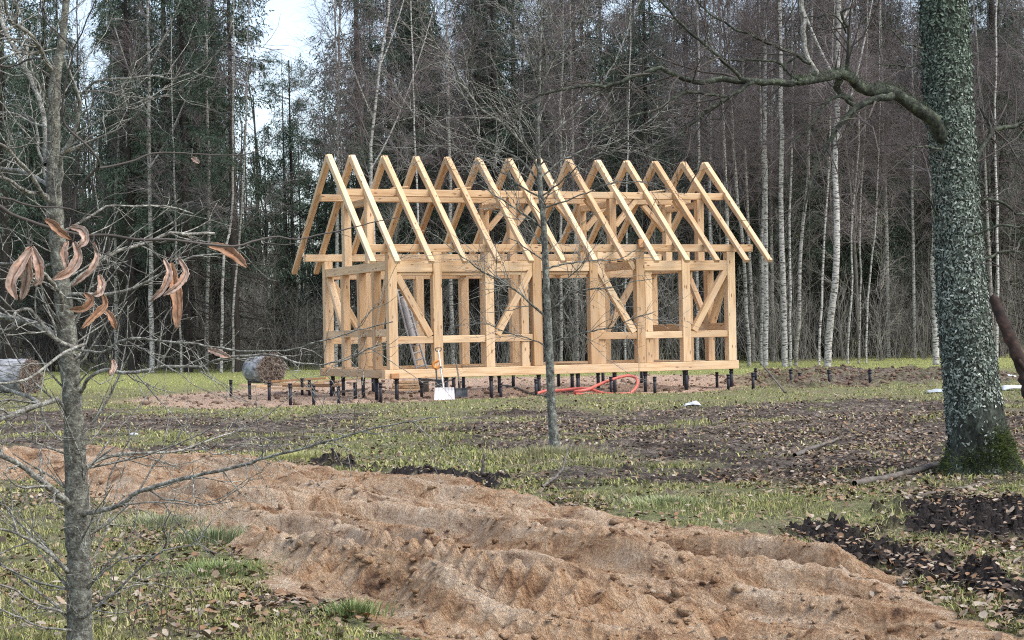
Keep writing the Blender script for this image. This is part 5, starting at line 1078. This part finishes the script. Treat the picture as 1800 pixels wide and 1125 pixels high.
scrap(1217, 715, 30, .10, 'small white crumpled plastic scrap lying on the mud before the house', M_SHEET, 3)
scrap(1652, 690, 46, .08, 'grey crumpled sheet half hidden behind the mossy tree', M_SHEETG, 4)
scrap(1785, 687, 56, .12, 'white crumpled sheet on the grass right of the mossy tree', M_SHEET, 5)
scrap(1770, 662, 30, .08, 'small far white scrap right of the mossy tree near the forest', M_SHEET, 6)
def stone(px, py, s, label, m_):
    p = gnd(px, py); V, Fc = CT; g = R4(int(px)); W = V * s * g.uniform(.8, 1.2, (len(V), 1)) * [1.3, 1, .6] + [p.x, p.y, zg(p.x, p.y) + s * .3]; link('stone', mesh_np('stone', W, [Fc], m_, True), None, label, 'stone')
stone(236, 766, .06, 'small pale stone on the mud right of the maple trunk', M_SHEET)
stone(1586, 1029, .03, 'small white stone at the right edge of the sand', M_WHITEP)
for i_, (x_, y_, s_, l_) in enumerate([(1205, 958, .035, 'lump of damp sand standing out near the far edge of the track'), (560, 905, .025, 'small dark stone in the sand above the grassy lobe'), (905, 1010, .022, 'small dark stone in the middle of the sand track'), (1380, 1045, .022, 'small dark stone near the right end of the sand track')]):
    stone(x_, y_, s_, l_, M_CLODB)
# sticks and logs
def stick(name, pts, w0, w1, label, m_=M_STICK, cat='stick', twig=0, lift=.03):
    Wp = []
    for q in pts:
        p = gnd(q[0], q[1]); p.z = zg(p.x, p.y) + lift + (q[2] if len(q) > 2 else 0); Wp.append(p)
    Dm = Wp[0].y; P = smooth_poly(np.array([list(p) for p in Wp]), 20); P += rng.normal(0, .004, P.shape); R = np.linspace(wr(w0, Dm), wr(w1, Dm), 20); A = Acc().add(*tube_batch(P[None], R[None], 7))
    if twig: B, BR = grow(P[None], R[None], twig, (.15, .5), (.4, 1), 4, .2, .05, .2, .9, .5, .003); A.add(*tube_batch(B, BR, 4))
    link(name, A.mesh(name, m_, True), None, label, cat)
stick('fallen_branch', [(1398, 808), (1425, 796), (1450, 785), (1476, 771)], 9, 4, 'dark fallen branch lying slantwise on the mud left of the mossy tree', cat='branch', twig=4)
stick('fallen_log', [(1502, 860), (1540, 850), (1590, 838), (1656, 826)], 11, 12, 'grey fallen log lying against the foot of the mossy tree', cat='log', lift=.05)
stick('fallen_log', [(1586, 882), (1640, 872), (1700, 856), (1740, 850)], 5, 5, 'thin brown log lying in leaves before the mossy tree', cat='log')
stick('fallen_branch', [(953, 862), (975, 850), (992, 838, .1), (1003, 822, .25)], 6, 2, 'forked dark branch sticking up at the far edge of the sand', cat='branch', twig=5)
stick('stake', [(848, 838, -.05), (850, 838, .12), (852, 838, .2)], 8, 5, 'short dark stub poking up from the grass above the sand edge', cat='stub')
stick('fallen_branch', [(880, 676), (910, 682), (935, 690), (968, 703)], 4, 3, 'pale thin branch lying on the soil left of the slender tree', cat='branch', lift=.06)
tube_obj('leaning_stick', [at(1388, 699, 41), at(1366, 672, 41.4), at(1343, 644, 42)], .022, M_STICK, None, label='thin stick leaning up from the grass right of the house', cat='stick')
# dark rotten trunk leaning at the right edge
r_ = link('leaning_dead_trunk', None, None, 'dark rotten dead trunk leaning at the right edge behind the mossy tree', 'dead trunk')
Dd = 16.6; pts = [at(1838, 800, Dd), at(1812, 700, Dd), at(1795, 640, Dd + .05), (at(1772, 585, Dd + .1)), at(1750, 532, Dd + .2), at(1744, 518, Dd + .2)]
pts[0].z = zg(pts[0].x, pts[0].y) - .03
P = smooth_poly(np.array([list(p) for p in pts]), 40); P += rng.normal(0, .003, P.shape); R = np.linspace(.075, .05, 40) * (1 + .08 * rng.normal(size=40)); R[-1] *= .4; link('stem', Acc().add(*tube_batch(P[None], R[None], 12)).mesh('stem', M_ROT, True), r_)
tube_obj('side_stem', [at(1842, 740, Dd), at(1815, 670, Dd), at(1790, 632, Dd)], .035, M_ROT, r_, r1=.02)
# dry weed stalks in the near left corner
g = R4(61)
for k_ in range(9):
    x_ = [205, 232, 262, 281, 300, 331, 352, 180, 245][k_]; p = gnd(x_, 1118); z = zg(p.x, p.y); h_ = g.uniform(.25, .6); P = np.array([[p.x, p.y, z], [p.x + g.normal(0, .03), p.y, z + h_ * .5], [p.x + g.normal(0, .08), p.y + .02, z + h_]])
    P = smooth_poly(P, 8); R = np.linspace(.003, .0012, 8); A = Acc().add(*tube_batch(P[None], R[None], 5)); B, BR = grow(P[None], R[None], 5, (.05, .2), (.3, .7), 4, .1, .1, .3, .9, .7, .001, rg=g); A.add(*tube_batch(B, BR, 4))
    link('dry_stalk', A.mesh('dry_stalk', M_TWIGD), None, 'thin dark leafless stalk rising from the grass right of the maple foot', 'stalk', 'thin stalks in the grass beside the maple foot')
